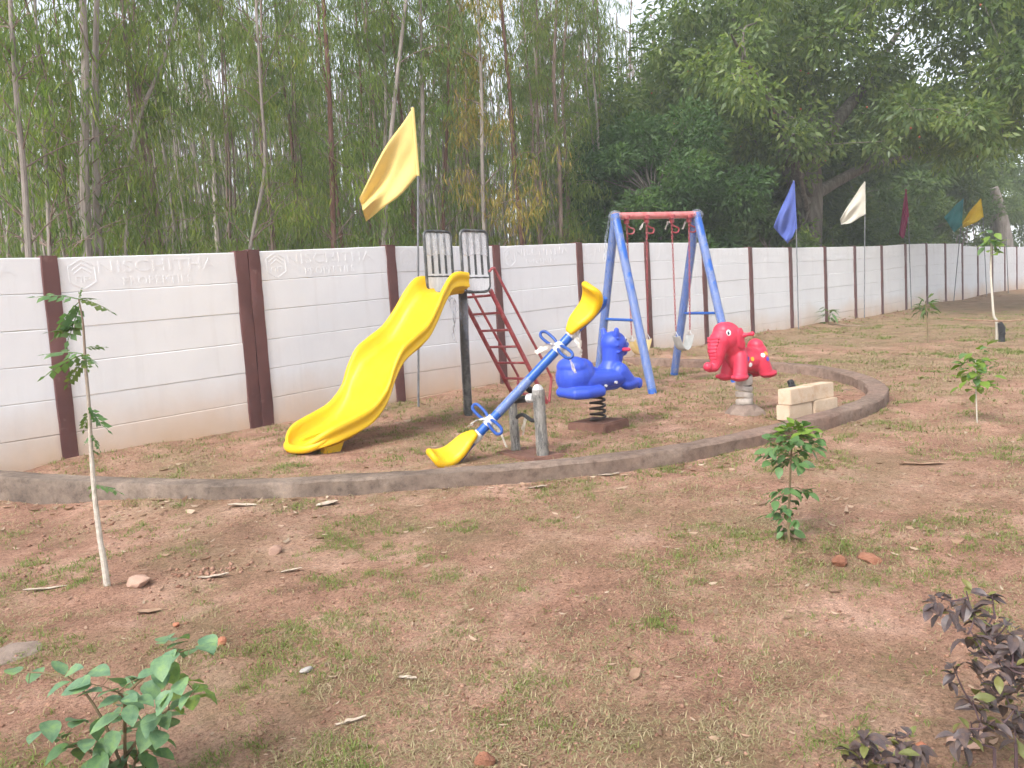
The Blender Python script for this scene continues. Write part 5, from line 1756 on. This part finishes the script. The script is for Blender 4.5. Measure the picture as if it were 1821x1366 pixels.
purple('small dark purple leaved plant cut off by the bottom edge', (2.189, .788, .081), B2c, 9, [(.0, 0.0), (.03, -.02)], 13, (.045, .068))

# --- tall thin sapling in front of the kerb, left
gs_ = gzf(1.304, 4.387)
t = thing('tall_sapling', 'tall thin sapling with pale bent stem in front of the left kerb', 'sapling', (1.304, 4.387, gs_))
oz = .195 - gs_
stem = [(0.004,-0.004,-0.05),(0.005,0.013,0.147),(0.003,0.030,0.266),(0.007,0.055,0.501),(0.019,0.072,0.737),(0.035,0.085,0.972),(0.044,0.101,1.178),(0.052,0.108,1.295),(0.058,0.116,1.413),(0.055,0.133,1.525)]
sm = spline([(a, b, c + oz) for a, b, c in stem], 5)
mt, tt_, pp_ = nt('sapling_bark')
v_ = coords(tt_, 'Object', False)
sx = N(tt_, 'SeparateXYZ'); tt_.links.new(v_, sx.inputs[0])
mr_ = N(tt_, 'MapRange'); mr_.inputs[1].default_value = .55; mr_.inputs[2].default_value = 1.35; tt_.links.new(sx.outputs['Z'], mr_.inputs[0])
pal = ramp(tt_, noise(tt_, v_, 40, 5), [(.3, (.36, .31, .25)), (.7, (.55, .50, .43))])
tt_.links.new(mix(tt_, mr_.outputs[0], pal, (.17, .12, .085)), pp_.inputs['Base Color']); pp_.inputs['Roughness'].default_value = .85
mb = MB(); ns_ = len(sm); mb.tube(sm, [.0185 - .0145 * (i / (ns_ - 1)) ** .8 for i in range(ns_)], 9); mb.build('stem', mt, t)


def frond_mesh(seed, mat, pairs=5):
    q = np.random.default_rng(seed); mb = MB()
    pts = [(s, 0, -.25 * s * s) for s in np.linspace(0, 1, 6)]
    mb.tube(pts, np.linspace(.018, .008, 6), 4, cap=False)
    for k in range(pairs):
        s = .18 + .8 * k / pairs
        for sg in (-1, 1):
            L = .34 * (1 - .35 * abs(2 * s - 1.1)); b = Vector((s, 0, -.25 * s * s))
            d = Vector((.45, sg * .85, -.45 + q.normal(0, .2))).normalized(); n_ = Vector((0, -sg * .3, 1)); sd2 = d.cross(n_).normalized()
            w = L * .34
            mb.add([b, b + d * L * .45 - sd2 * w, b + d * L, b + d * L * .45 + sd2 * w], [(0, 1, 2, 3)])
    b = Vector((1, 0, -.25)); mb.add([b, b + Vector((.1, -.06, -.03)), b + Vector((.24, 0, -.1)), b + Vector((.1, .06, -.03))], [(0, 1, 2, 3)])
    return mb.mesh('leaf', mat, True)


frm = [frond_mesh(i, MAT['sap_leaf'] if i != 1 else MAT['shrub_leaf']) for i in range(3)]
FR = [(0.055,0.133,1.525),(-0.050,0.242,1.558),(0.057,0.131,1.522),(0.149,0.034,1.479),(0.058,0.129,1.513),(-0.021,0.193,1.390),(0.057,0.128,1.501),(-0.012,0.175,1.318),(0.055,0.133,1.525),(0.122,0.066,1.525),(0.055,0.133,1.525),(0.034,0.159,1.562),(0.058,0.119,1.427),(-0.020,0.188,1.360),(0.052,0.117,1.369),(-0.043,0.214,1.377),(0.046,0.107,1.236),(-0.038,0.195,1.267),(0.046,0.107,1.236),(-0.055,0.199,1.168),(0.045,0.104,1.207),(-0.013,0.150,1.106),(0.047,0.104,1.230),(0.088,0.060,1.197),(0.049,0.107,1.266),(0.092,0.066,1.277),(0.048,0.107,1.251),(0.070,0.072,1.146),(0.035,0.085,0.972),(0.076,0.033,0.885),(0.034,0.085,0.966),(0.056,0.045,0.816),(0.032,0.084,0.942),(0.006,0.100,0.856),(0.026,0.076,0.825),(0.061,0.031,0.745),(0.024,0.076,0.810),(-0.008,0.102,0.763),(0.021,0.070,0.737),(0.058,0.030,0.710),(0.007,0.063,0.561),(-0.038,0.104,0.529),(0.006,0.063,0.555),(0.059,0.006,0.521),(0.006,0.060,0.531),(-0.032,0.093,0.490),(0.002,0.057,0.472),(0.037,0.019,0.455)]
q = np.random.default_rng(8)
for i in range(0, len(FR), 2):
    a = Vector(FR[i]) + Vector((0, 0, oz)); b = Vector(FR[i + 1]) + Vector((0, 0, oz))
    d = b - a; d = d + Vector((q.normal(0, .02), q.normal(0, .02), .15 * d.length))
    put_leaf(frm[i // 2 % 3], t, a, d, (0, 0, 1) if abs(d.normalized().z) < .8 else (q.normal(), q.normal(), .2), d.length * 1.15, q.normal(0, .3))

# --- sapling in front of the blocks
g_ = gzf(3.918, 1.892)
t = thing('bushy_sapling', 'bushy green sapling with round leafy top in front of the blocks', 'sapling', (3.918, 1.892, g_))
oz = .162 - g_
stem = [(-0.001,-0.000,-0.04),(0.009,0.009,0.144),(0.029,0.008,0.293),(0.048,0.006,0.442),(0.065,0.004,0.562),(0.080,0.002,0.666)]
sm = spline([(a, b, c + oz) for a, b, c in stem], 4)
mb = MB(); mb.tube(sm, np.linspace(.0085, .0035, len(sm)), 7); mb.build('stem', MAT['stem_green'], t)
sl_ = [leaf_mesh('leaf', .30, MAT['sap_leaf'], .12, .3, .85, 11), leaf_mesh('leaf', .33, MAT['sap_leaf'], .15, .4, .85, 12), leaf_mesh('leaf', .28, MAT['fresh_leaf'], .15, .2, .9, 13), leaf_mesh('leaf', .32, MAT['bush_leaf_dark'], .15, .35, .85, 14)]
q = np.random.default_rng(14)
tiers = [(.655, .045, 20, 2, .5), (.625, .08, 28, 2, .3), (.59, .11, 32, 0, .1), (.55, .13, 36, 0, -.1), (.51, .12, 28, 0, -.3), (.47, .085, 18, 3, -.4), (.34, .085, 16, 0, -.2), (.31, .09, 10, 3, -.2), (.25, .06, 4, 3, -.3), (.19, .095, 14, 0, -.2), (.165, .05, 6, 3, -.4), (.10, .03, 3, 3, -.5)]
for (z, rad, nlf, kind, el) in tiers:
    stz = np.array(sm); ctr = stz[np.argmin(np.abs(stz[:, 2] - (z + oz)))]
    nbr = max(2, nlf // 4)
    for b in range(nbr):
        a = 2 * math.pi * (b + q.uniform(-.3, .3)) / nbr
        end = ctr + np.array([math.cos(a) * rad, math.sin(a) * rad, q.normal(.0, .02)])
        mb = MB(); mb.tube([ctr, (ctr + end) / 2 + np.array([0, 0, .01]), end], [.002, .0016, .001], 4, cap=False); mb.build('twig', MAT['stem_green'], t)
        for k in range(4):
            p = ctr + (end - ctr) * (.35 + .25 * k) + q.normal(0, .008, 3)
            a2 = a + q.normal(0, .8)
            d = np.array([math.cos(a2), math.sin(a2), el + q.normal(0, .3)])
            kk = kind if q.random() < .7 else int(q.integers(2))
            put_leaf(sl_[kk], t, p, d, (0, 0, 1), q.uniform(.048, .074), q.normal(0, .35))


# --- small saplings further back
def little(label, base, stem, tufts, mat, leafw, size, nlf, seed, stem_mat='stem_green', r0=.012):
    g = gzf(base[0], base[1]); o_ = base[2] - g
    t = thing('young_sapling', label, 'sapling', (base[0], base[1], g))
    sm = spline([(a, b, c + o_ - (.05 if i == 0 else 0)) for i, (a, b, c) in enumerate(stem)], 4)
    mb = MB(); mb.tube(sm, np.linspace(r0, r0 * .55, len(sm)), 7); mb.build('stem', MAT[stem_mat], t)
    me = [leaf_mesh('leaf', leafw, MAT[mat], .12, .3, .9, seed), leaf_mesh('leaf', leafw, MAT['sap_leaf' if mat != 'sap_leaf' else 'fresh_leaf'], .12, .35, .9, seed + 1)]
    q = np.random.default_rng(seed)
    for (x, y, z, rad) in tufts:
        for k in range(nlf):
            a = q.uniform(0, 6.28)
            d = np.array([math.cos(a), math.sin(a), q.normal(.05, .5)])
            p = np.array([x, y, z + o_]) + np.array([math.cos(a), math.sin(a), 0]) * rad * q.uniform(.05, .6) + np.array([0, 0, q.normal(0, rad * .4)])
            put_leaf(me[0 if q.random() < .7 else 1], t, p, d, (0, 0, 1), q.uniform(*size), q.normal(0, .3))
    return t


little('small pale green sapling right of the kerb bend', (7.922, 2.016, .26), [(-.001, 0, -.005), (.022, .013, .283), (.051, .022, .587)],
       [(.05, .02, .58, .2), (.045, .02, .52, .24), (.04, .02, .45, .26), (.03, .02, .37, .2)], 'fresh_leaf', .36, (.07, .11), 16, 21, 'stem_pale', .007)
little('little spiky sapling standing on the grass before the maroon flag', (15.522, 4.74, .539), [(0, 0, 0), (.025, .013, .307), (.039, .033, .583), (.051, .043, .767)],
       [(.045, .04, .70, .16), (.045, .04, .60, .15)], 'shrub_leaf', .11, (.16, .26), 14, 22, 'stem_green', .014)
t = little('tall pale bare-stemmed sapling with a tuft on top at the far right', (15.955, 3.747, .512), [(.009, -.007, .019), (.037, .007, .357), (.015, .044, .479), (.035, .073, .878), (.063, .095, 1.276), (.12, .097, 1.752)],
           [(.12, .097, 1.78, .22), (.12, .097, 1.70, .2)], 'fresh_leaf', .32, (.11, .19), 14, 23, 'stem_pale', .026)
little('small spiky plant growing against the foot of the wall', (18.95, 8.0, .742), [(0, 0, 0), (.02, .0, .2), (.05, 0, .42)], [(.05, 0, .40, .2), (.03, 0, .28, .15)], 'shrub_leaf', .10, (.18, .32), 12, 24, 'stem_green', .012)
z_ = gzf(15.97, 3.74)
t = thing('drip_fitting', 'black plastic pipe fitting standing at the foot of the far right sapling', 'fitting', (15.93, 3.66, z_))
mb = MB(); mb.tube([(0, 0, -.05), (0.01, 0, .12), (.01, 0, .24), (-.02, .02, .33)], [.055, .05, .06, .04], 10); mb.build('body', MAT['black_rubber'], t)
mb = MB(); mb.tube([(0, 0, .13), (-.05, -.05, .14)], .03, 8); mb.build('outlet', MAT['black_rubber'], t)
mb = MB(); mb.tube([(-.5, .62, .44), (-.1, .14, .37), (.1, -.1, .35), (.4, -.5, .38)], .014, 6)
o = mb.build('stick', MAT['bark_bit_brown']); o.location = (15.93, 3.66, z_)
tag(o, 'thin brown stick tied across the stem of the far right sapling', 'stick')

t = thing('pipe_fitting', 'small black pipe fitting lying on the ground behind the blocks', 'fitting', (9.1, 4.3, gzf(9.1, 4.3)), .5)
mb = MB(); mb.tube([(-.09, 0, .05), (.05, 0, .06)], .045, 10); mb.build('body', MAT['black_rubber'], t)
mb = MB(); mb.tube([(.05, 0, .06), (.10, .02, .12)], .038, 10); mb.build('elbow', MAT['black_rubber'], t)
mb = MB(); mb.tube([(-.03, 0, .08), (-.03, 0, .13)], .02, 8); mb.build('outlet', MAT['black_rubber'], t)
# ------------------------------------------------------------------ stones, clods and strips lying about
def rock(name, label, cat, x, y, size, mat, seed, flat=.6, sink=.25, rot=0.0):
    q = np.random.default_rng(seed)
    bm = bmesh.new()
    bmesh.ops.create_icosphere(bm, subdivisions=3, radius=1.0)
    cuts = q.standard_normal((7, 3)); cuts /= np.linalg.norm(cuts, axis=1)[:, None]
    for v in bm.verts:
        p = np.array(v.co)
        for c in cuts:
            dd = p @ c
            if dd > .62:
                p = p - c * (dd - .62) * .85
        p *= 1 + .05 * q.standard_normal()
        v.co = Vector((p[0] * size[0], p[1] * size[1], p[2] * size[2]))
    me = bpy.data.meshes.new(name); bm.to_mesh(me); bm.free()
    me.materials.append(mat); finish(me, True)
    o = link(name, me)
    o.location = (x, y, gzf(x, y) + size[2] * (1 - sink * 2)); o.rotation_euler = (q.uniform(-.2, .2), q.uniform(-.2, .2), rot or q.uniform(0, 6))
    tag(o, label, cat)
    return o


rock('flat_stone', 'flat pinkish stone beside the foot of the tall thin sapling', 'stone', 1.45, 4.34, (.085, .06, .035), MAT['stone'], 1)
rock('flat_stone', 'flat stone tilted behind the foot of the bushy sapling', 'stone', 4.02, 1.94, (.075, .06, .022), MAT['stone'], 2)
rock('brick_fragment', 'small orange brick piece right of the broad leaved plant', 'brick piece', 1.409, 3.281, (.03, .022, .02), MAT['brick_bit'], 3)
rock('brick_fragment', 'tiny orange brick piece above the broad leaved plant', 'brick piece', 1.354, 3.62, (.02, .016, .014), MAT['brick_bit'], 4)
rock('brick_fragment', 'orange brick piece at the bottom between the purple plants', 'brick piece', 2.50, .79, (.026, .02, .018), MAT['brick_bit'], 5)
rock('soil_clod', 'dark red lump of soil right of the bushy sapling', 'clod', 3.83, 1.60, (.048, .042, .036), MAT['clod'], 6)
rock('soil_clod', 'wide low lump of soil furthest right of the bushy sapling', 'clod', 3.98, 1.50, (.06, .045, .026), MAT['clod'], 7)
rock('soil_clod', 'round red lump of soil at the bottom edge centre', 'clod', 1.57, 1.79, (.034, .032, .03), MAT['clod'], 8)
rock('grey_stone', 'small flat grey stone on bare soil right of the broad leaved plant', 'stone', 1.518, 2.77, (.03, .024, .014), MAT['grey_stone'], 9)
rock('pale_stone', 'small pinkish stone on the grass below the left kerb', 'stone', 2.173, 4.219, (.05, .04, .028), MAT['stone'], 10)
rock('pale_slab', 'flat pale slab at the foot of the tall purple bush', 'slab', 2.62, .70, (.075, .05, .012), MAT['stone'], 11, sink=.1)
rock('cement_patch', 'grey flat lump of cement at the left picture edge', 'cement', .76, 3.93, (.16, .11, .012), MAT['mound'], 12, sink=.35)


def strip(label, x, y, L, w, mat, seed, rot, name='bark_strip', cat='bark'):
    q = np.random.default_rng(seed); n = 8; vs = []; fs = []
    for layer in (0, 1):
        for i in range(n + 1):
            s = i / n - .5
            ww = w * (1 - abs(2 * s) ** 3 * .7) * q.uniform(.8, 1.1)
            zc = .003 + L * .035 * (s * 2) ** 2 + .0015 * q.standard_normal()
            for k in range(4):
                a = (k / 3 - .5)
                vs.append((s * L, a * ww * 1.35 + .03 * L * math.sin(s * 3 + seed), zc + .22 * ww * (2 * a) ** 2 - layer * .003))
    for layer in (0, 1):
        o_ = layer * (n + 1) * 4
        for i in range(n):
            for k in range(3):
                fs.append((o_ + i * 4 + k, o_ + i * 4 + k + 1, o_ + (i + 1) * 4 + k + 1, o_ + (i + 1) * 4 + k))
    mb = MB(); mb.add(vs, fs)
    o = mb.build(name, mat)
    o.location = (x, y, gzf(x, y) + .004); o.rotation_euler = (q.normal(0, .08), q.normal(0, .08), rot)
    tag(o, label, cat)
    return o


PERP = R(-45)
strip('white curled bark strip in the grass below the kerb, left of centre', 2.056, 3.841, .14, .022, MAT['bark_bit'], 1, PERP)
strip('pale thick bark strip lying against the kerb below the slide', 2.50, 5.27, .20, .05, MAT['bark_bit'], 2, PERP)
strip('long tan bark strip near the bottom edge, left of centre', 1.418, 2.324, .13, .014, MAT['bark_bit'], 3, PERP + .1)
strip('upright curled bark scrap against the kerb right of the slide foot', 2.90, 4.80, .15, .05, MAT['bark_bit'], 4, PERP + .4)
strip('pale bark strip lying along the kerb below the seesaw', 4.09, 3.90, .16, .035, MAT['bark_bit'], 5, PERP - .1)
strip('white bark strip in front of the kerb right of the seesaw', 4.66, 3.675, .16, .03, MAT['bark_bit'], 6, PERP - .1)
strip('pale bark scrap on bare soil at the lower centre', 1.731, 2.391, .07, .018, MAT['bark_bit'], 7, PERP - .2)
strip('brown chip of bark standing in the soil at the lower centre right', 2.295, 1.732, .075, .03, MAT['bark_bit_brown'], 8, PERP + 1.2)
strip('brown stick lying on the grass right of the bushy sapling', 6.116, 1.917, .32, .03, MAT['bark_bit_brown'], 9, PERP - .1, 'stick', 'stick')
strip('pale stick on the soil left of the tall thin sapling', 1.10, 4.70, .22, .02, MAT['bark_bit'], 10, PERP + .3, 'stick', 'stick')
strip('dark curled bark strip above the broad leaved plant', 1.352, 3.946, .11, .035, MAT['bark_bit_brown'], 11, PERP + .3)
strip('tan bark strip right of the tall thin sapling', 1.75, 4.10, .16, .022, MAT['bark_bit'], 12, PERP + .1)
strip('pale fallen stick leaning at the foot of the wall by the spiky plant', 19.3, 7.5, .9, .04, MAT['bark_bit'], 13, R(-65), 'stick', 'stick')


# ------------------------------------------------------------------ grass, litter and gravel
def inside_kerb(x, y):
    """rough test for the play area"""
    P = KERB_OUT; c = np.zeros(len(x), bool)
    j = len(P) - 1
    for i in range(len(P)):
        xi, yi = P[i]; xj, yj = P[j]
        cond = ((yi > y) != (yj > y)) & (x < (xj - xi) * (y - yi) / (yj - yi + 1e-12) + xi)
        c ^= cond; j = i
    return c


def kerb_dist(x, y):
    d = np.full(len(x), 1e9)
    P = KERB_OUT
    for i in range(0, len(P)):
        d = np.minimum(d, np.hypot(x - P[i, 0], y - P[i, 1]))
    return d


def scatter(n, r, near=1.3, far=26.0, bias=1.0):
    """points on the ground over the part in view, denser near the camera"""
    az = np.radians(r.uniform(6, 84, n))
    u = r.random(n)
    k = 1.0 - bias * .5
    d = (near ** k + u * (far ** k - near ** k)) ** (1 / k) if abs(k) > 1e-6 else near * (far / near) ** u
    x, y = np.cos(az) * d, np.sin(az) * d
    kd = kerb_dist(x, y); ins = inside_kerb(x, y)
    ok = (y < 8.2) & ~(ins & (kd < .27)) & ~((~ins) & (kd < .02))
    return x[ok], y[ok], d[ok], ins[ok]


def blades(x, y, r, per, length, width, lie, spread):
    """tufts of blades at x, y -> V, Q (quads, tip edge collapsed to a narrow end)"""
    n = len(x); m_ = per
    X = np.repeat(x, m_) + r.normal(0, 1, n * m_) * np.repeat(spread, m_)
    Y = np.repeat(y, m_) + r.normal(0, 1, n * m_) * np.repeat(spread, m_)
    Z = gz(X, Y)
    L = np.repeat(length, m_) * r.uniform(.45, 1.2, n * m_)
    a = r.uniform(0, 2 * np.pi, n * m_)
    t = np.clip(np.repeat(lie, m_) + r.normal(0, .3, n * m_), .1, 1.5)
    hd = np.stack([np.cos(a), np.sin(a), np.zeros_like(a)], 1)
    B = np.stack([X, Y, Z - .003], 1)
    side = np.stack([-np.sin(a), np.cos(a), np.zeros_like(a)], 1) * (np.repeat(width, m_) * r.uniform(.6, 1.3, n * m_))[:, None]
    M = B + hd * (L * .42 * np.sin(t * .75))[:, None] + np.stack([0 * L, 0 * L, L * .5 * np.cos(t * .75)], 1)
    T = B + hd * (L * np.sin(t))[:, None] + np.stack([0 * L, 0 * L, np.maximum(.004, L * .85 * np.cos(t))], 1)
    V = np.stack([B - side, B + side, M + side * .8, M - side * .8, T + side * .15, T - side * .15], 1).reshape(-1, 3)
    i = np.arange(n * m_) * 6
    Q = np.concatenate([np.stack([i, i + 1, i + 2, i + 3], 1), np.stack([i + 3, i + 2, i + 4, i + 5], 1)])
    return V, Q


r = np.random.default_rng(91)


def patch(x, y):
    return .55 * fbm(x * 1.0, y * 1.0, 61, 3) + .45 * fbm(x * 3.3, y * 3.3, 64, 3)


# dry, straw coloured grass nearly everywhere
x, y, d, ins = scatter(46000, r, 1.3, 24, 1.2)
p = patch(x, y); k = r.random(len(x)) < .62 * sstep(.45, .60, p) * np.where(ins, .8, 1.0) + np.where(ins, .10, .04)
x, y, d = x[k], y[k], d[k]
sc_ = np.clip(d / 5.5, .9, 2.2)
V, Q = blades(x, y, r, 13, .040 * sc_ ** .6, .0018 * sc_, np.full(len(x), 1.3), .035 * sc_)
og = link('dry_grass', np_mesh('dry_grass', V, Q, MAT['dry_grass']))
tag(og, 'short dry straw coloured grass scattered over the red soil', 'grass', kind='stuff')
print('dry blades', len(Q))
# greener tufts in patches
x, y, d, ins = scatter(30000, r, 1.3, 26, 1.1)
p = patch(x + 7.3, y - 3.1); k = r.random(len(x)) < sstep(.49, .60, p) * np.where(ins, .5, .95) + np.where(ins, .03, .03)
x, y, d = x[k], y[k], d[k]
ex_ = np.array([(2.10, 3.60), (2.14, 3.48), (3.13, 3.60), (2.71, 1.95), (2.78, 1.90), (4.11, 1.67), (4.08, 1.70), (2.75, 4.9), (3.4, 6.15), (3.9, 6.5), (5.3, 6.0), (2.5, 3.1), (1.75, 1.95), (2.0, 2.0), (1.2, 5.3), (1.45, 5.0), (3.5, 3.3), (2.35, 3.4), (2.42, .95), (2.36, 1.0)])
for (a, b) in ex_:
    m_ = 14
    x = np.append(x, a + r.normal(0, .06, m_)); y = np.append(y, b + r.normal(0, .06, m_)); d = np.append(d, np.full(m_, math.hypot(a, b)))
sc_ = np.clip(d / 5.5, .85, 2.2)
V, Q = blades(x, y, r, 16, .040 * sc_ ** .6, .0021 * sc_, np.full(len(x), 1.0), .026 * sc_)
gg = link('grass', np_mesh('grass', V, Q, MAT['grass']))
tag(gg, 'thin green grass tufts growing in patches on the red soil', 'grass', kind='stuff')
print('green blades', len(Q))
# leaf litter: curled dry leaves and bark flakes
x, y, d, ins = scatter(9500, r, 1.4, 22, 1.0)
p = fbm(x * .9, y * .9, 83, 3); wallside = np.exp(-((y - 8.0) / .8) ** 2)
k = r.random(len(x)) < .28 + .5 * sstep(.45, .65, p) + .5 * wallside + .25 * ins
x, y = x[k], y[k]
ki = r.integers(4, 70, 520); ko = np.abs(r.normal(.05, .13, 520)) + .03
kt = KERB_OUT[np.minimum(ki + 1, len(KERB_OUT) - 1)] - KERB_OUT[ki]; kt /= np.linalg.norm(kt, axis=1)[:, None]
x = np.append(x, KERB_OUT[ki, 0] + kt[:, 1] * ko + r.normal(0, .05, 520)); y = np.append(y, KERB_OUT[ki, 1] - kt[:, 0] * ko + r.normal(0, .03, 520))
n = len(x)
kd = np.minimum(1, kerb_dist(x, y) / .6)
L = r.uniform(.02, .065, n) * np.clip(np.hypot(x, y) / 4.5, .6, 1.1) * np.where(r.random(n) < .08, 1.7, 1.0); W = L * r.uniform(.10, .24, n); a = r.uniform(0, 6.28, n)
c, s = np.cos(a), np.sin(a)
zz = gz(x, y) + .006
cu = r.uniform(.05, .35, n)
P0 = np.stack([x - c * L / 2, y - s * L / 2, zz + L * cu * .5], 1); P1 = np.stack([x + c * L / 2, y + s * L / 2, zz + L * cu * r.uniform(.2, 1, n)], 1)
Mc = np.stack([x, y, zz], 1); sv = np.stack([-s * W / 2, c * W / 2, W * r.uniform(-.3, .6, n)], 1)
Ma = Mc - np.stack([c * L * .2, s * L * .2, -L * cu * .08], 1); Mb_ = Mc + np.stack([c * L * .22, s * L * .22, L * cu * .1], 1)
V = np.stack([P0, Ma - sv, Mb_ - sv * .8, P1, Mb_ + sv * .8, Ma + sv], 1).reshape(-1, 3)
lit = link('leaf_litter', np_mesh('leaf_litter', V, np.arange(6 * n).reshape(n, 6), MAT['litter']))
tag(lit, 'curled dry leaves and bark flakes littering the ground', 'leaf litter', kind='stuff')
# gravel and crumbs of soil
x, y, d, ins = scatter(17000, r, 1.3, 16, 1.2)
p = fbm(x * 1.6, y * 1.6, 95, 3); k = r.random(len(x)) < .18 + .8 * sstep(.52, .68, p)
x, y, d = x[k], y[k], d[k]
gxx = np.concatenate([x, 1.78 + r.normal(0, .14, 90), .9 + r.normal(0, .25, 60), 1.6 + r.normal(0, .2, 70), r.uniform(8.5, 34, 400)]); gyy = np.concatenate([y, 4.22 + r.normal(0, .12, 90), 5.2 + r.normal(0, .15, 60), 5.95 + r.normal(0, .12, 70), r.normal(7.95, .15, 400)])
sz = np.concatenate([r.uniform(.004, .013, len(x)), r.uniform(.006, .02, 220), r.uniform(.008, .035, 400)])
ok = gyy < 8.2
gxx, gyy, sz = gxx[ok], gyy[ok], sz[ok]
n = len(gxx)
octv = np.array([(1, 0, 0), (0, 1, 0), (-1, 0, 0), (0, -1, 0), (0, 0, 1), (0, 0, -1)], float)
octf = np.array([(0, 1, 4), (1, 2, 4), (2, 3, 4), (3, 0, 4), (1, 0, 5), (2, 1, 5), (3, 2, 5), (0, 3, 5)])
V = octv[None] * sz[:, None, None] * r.uniform(.55, 1.2, (n, 6, 1)) * np.array([1, 1, .75])
a = r.uniform(0, 6.28, n); ca, sa = np.cos(a)[:, None], np.sin(a)[:, None]
V = np.stack([V[..., 0] * ca - V[..., 1] * sa, V[..., 0] * sa + V[..., 1] * ca, V[..., 2]], -1)
V += np.stack([gxx, gyy, gz(gxx, gyy) + sz * .2], 1)[:, None]
Q = (octf[None] + (np.arange(n) * 6)[:, None, None]).reshape(-1, 3)
gv = link('gravel', np_mesh('gravel', V.reshape(-1, 3), Q, MAT['gravel'], True))
tag(gv, 'loose gravel and crumbs of red soil', 'gravel', kind='stuff')
bpy.context.view_layer.update()
tris = sum(len(m_.polygons) * 2 for m_ in bpy.data.meshes)
print('about', tris, 'triangles,', len(bpy.data.objects), 'objects')
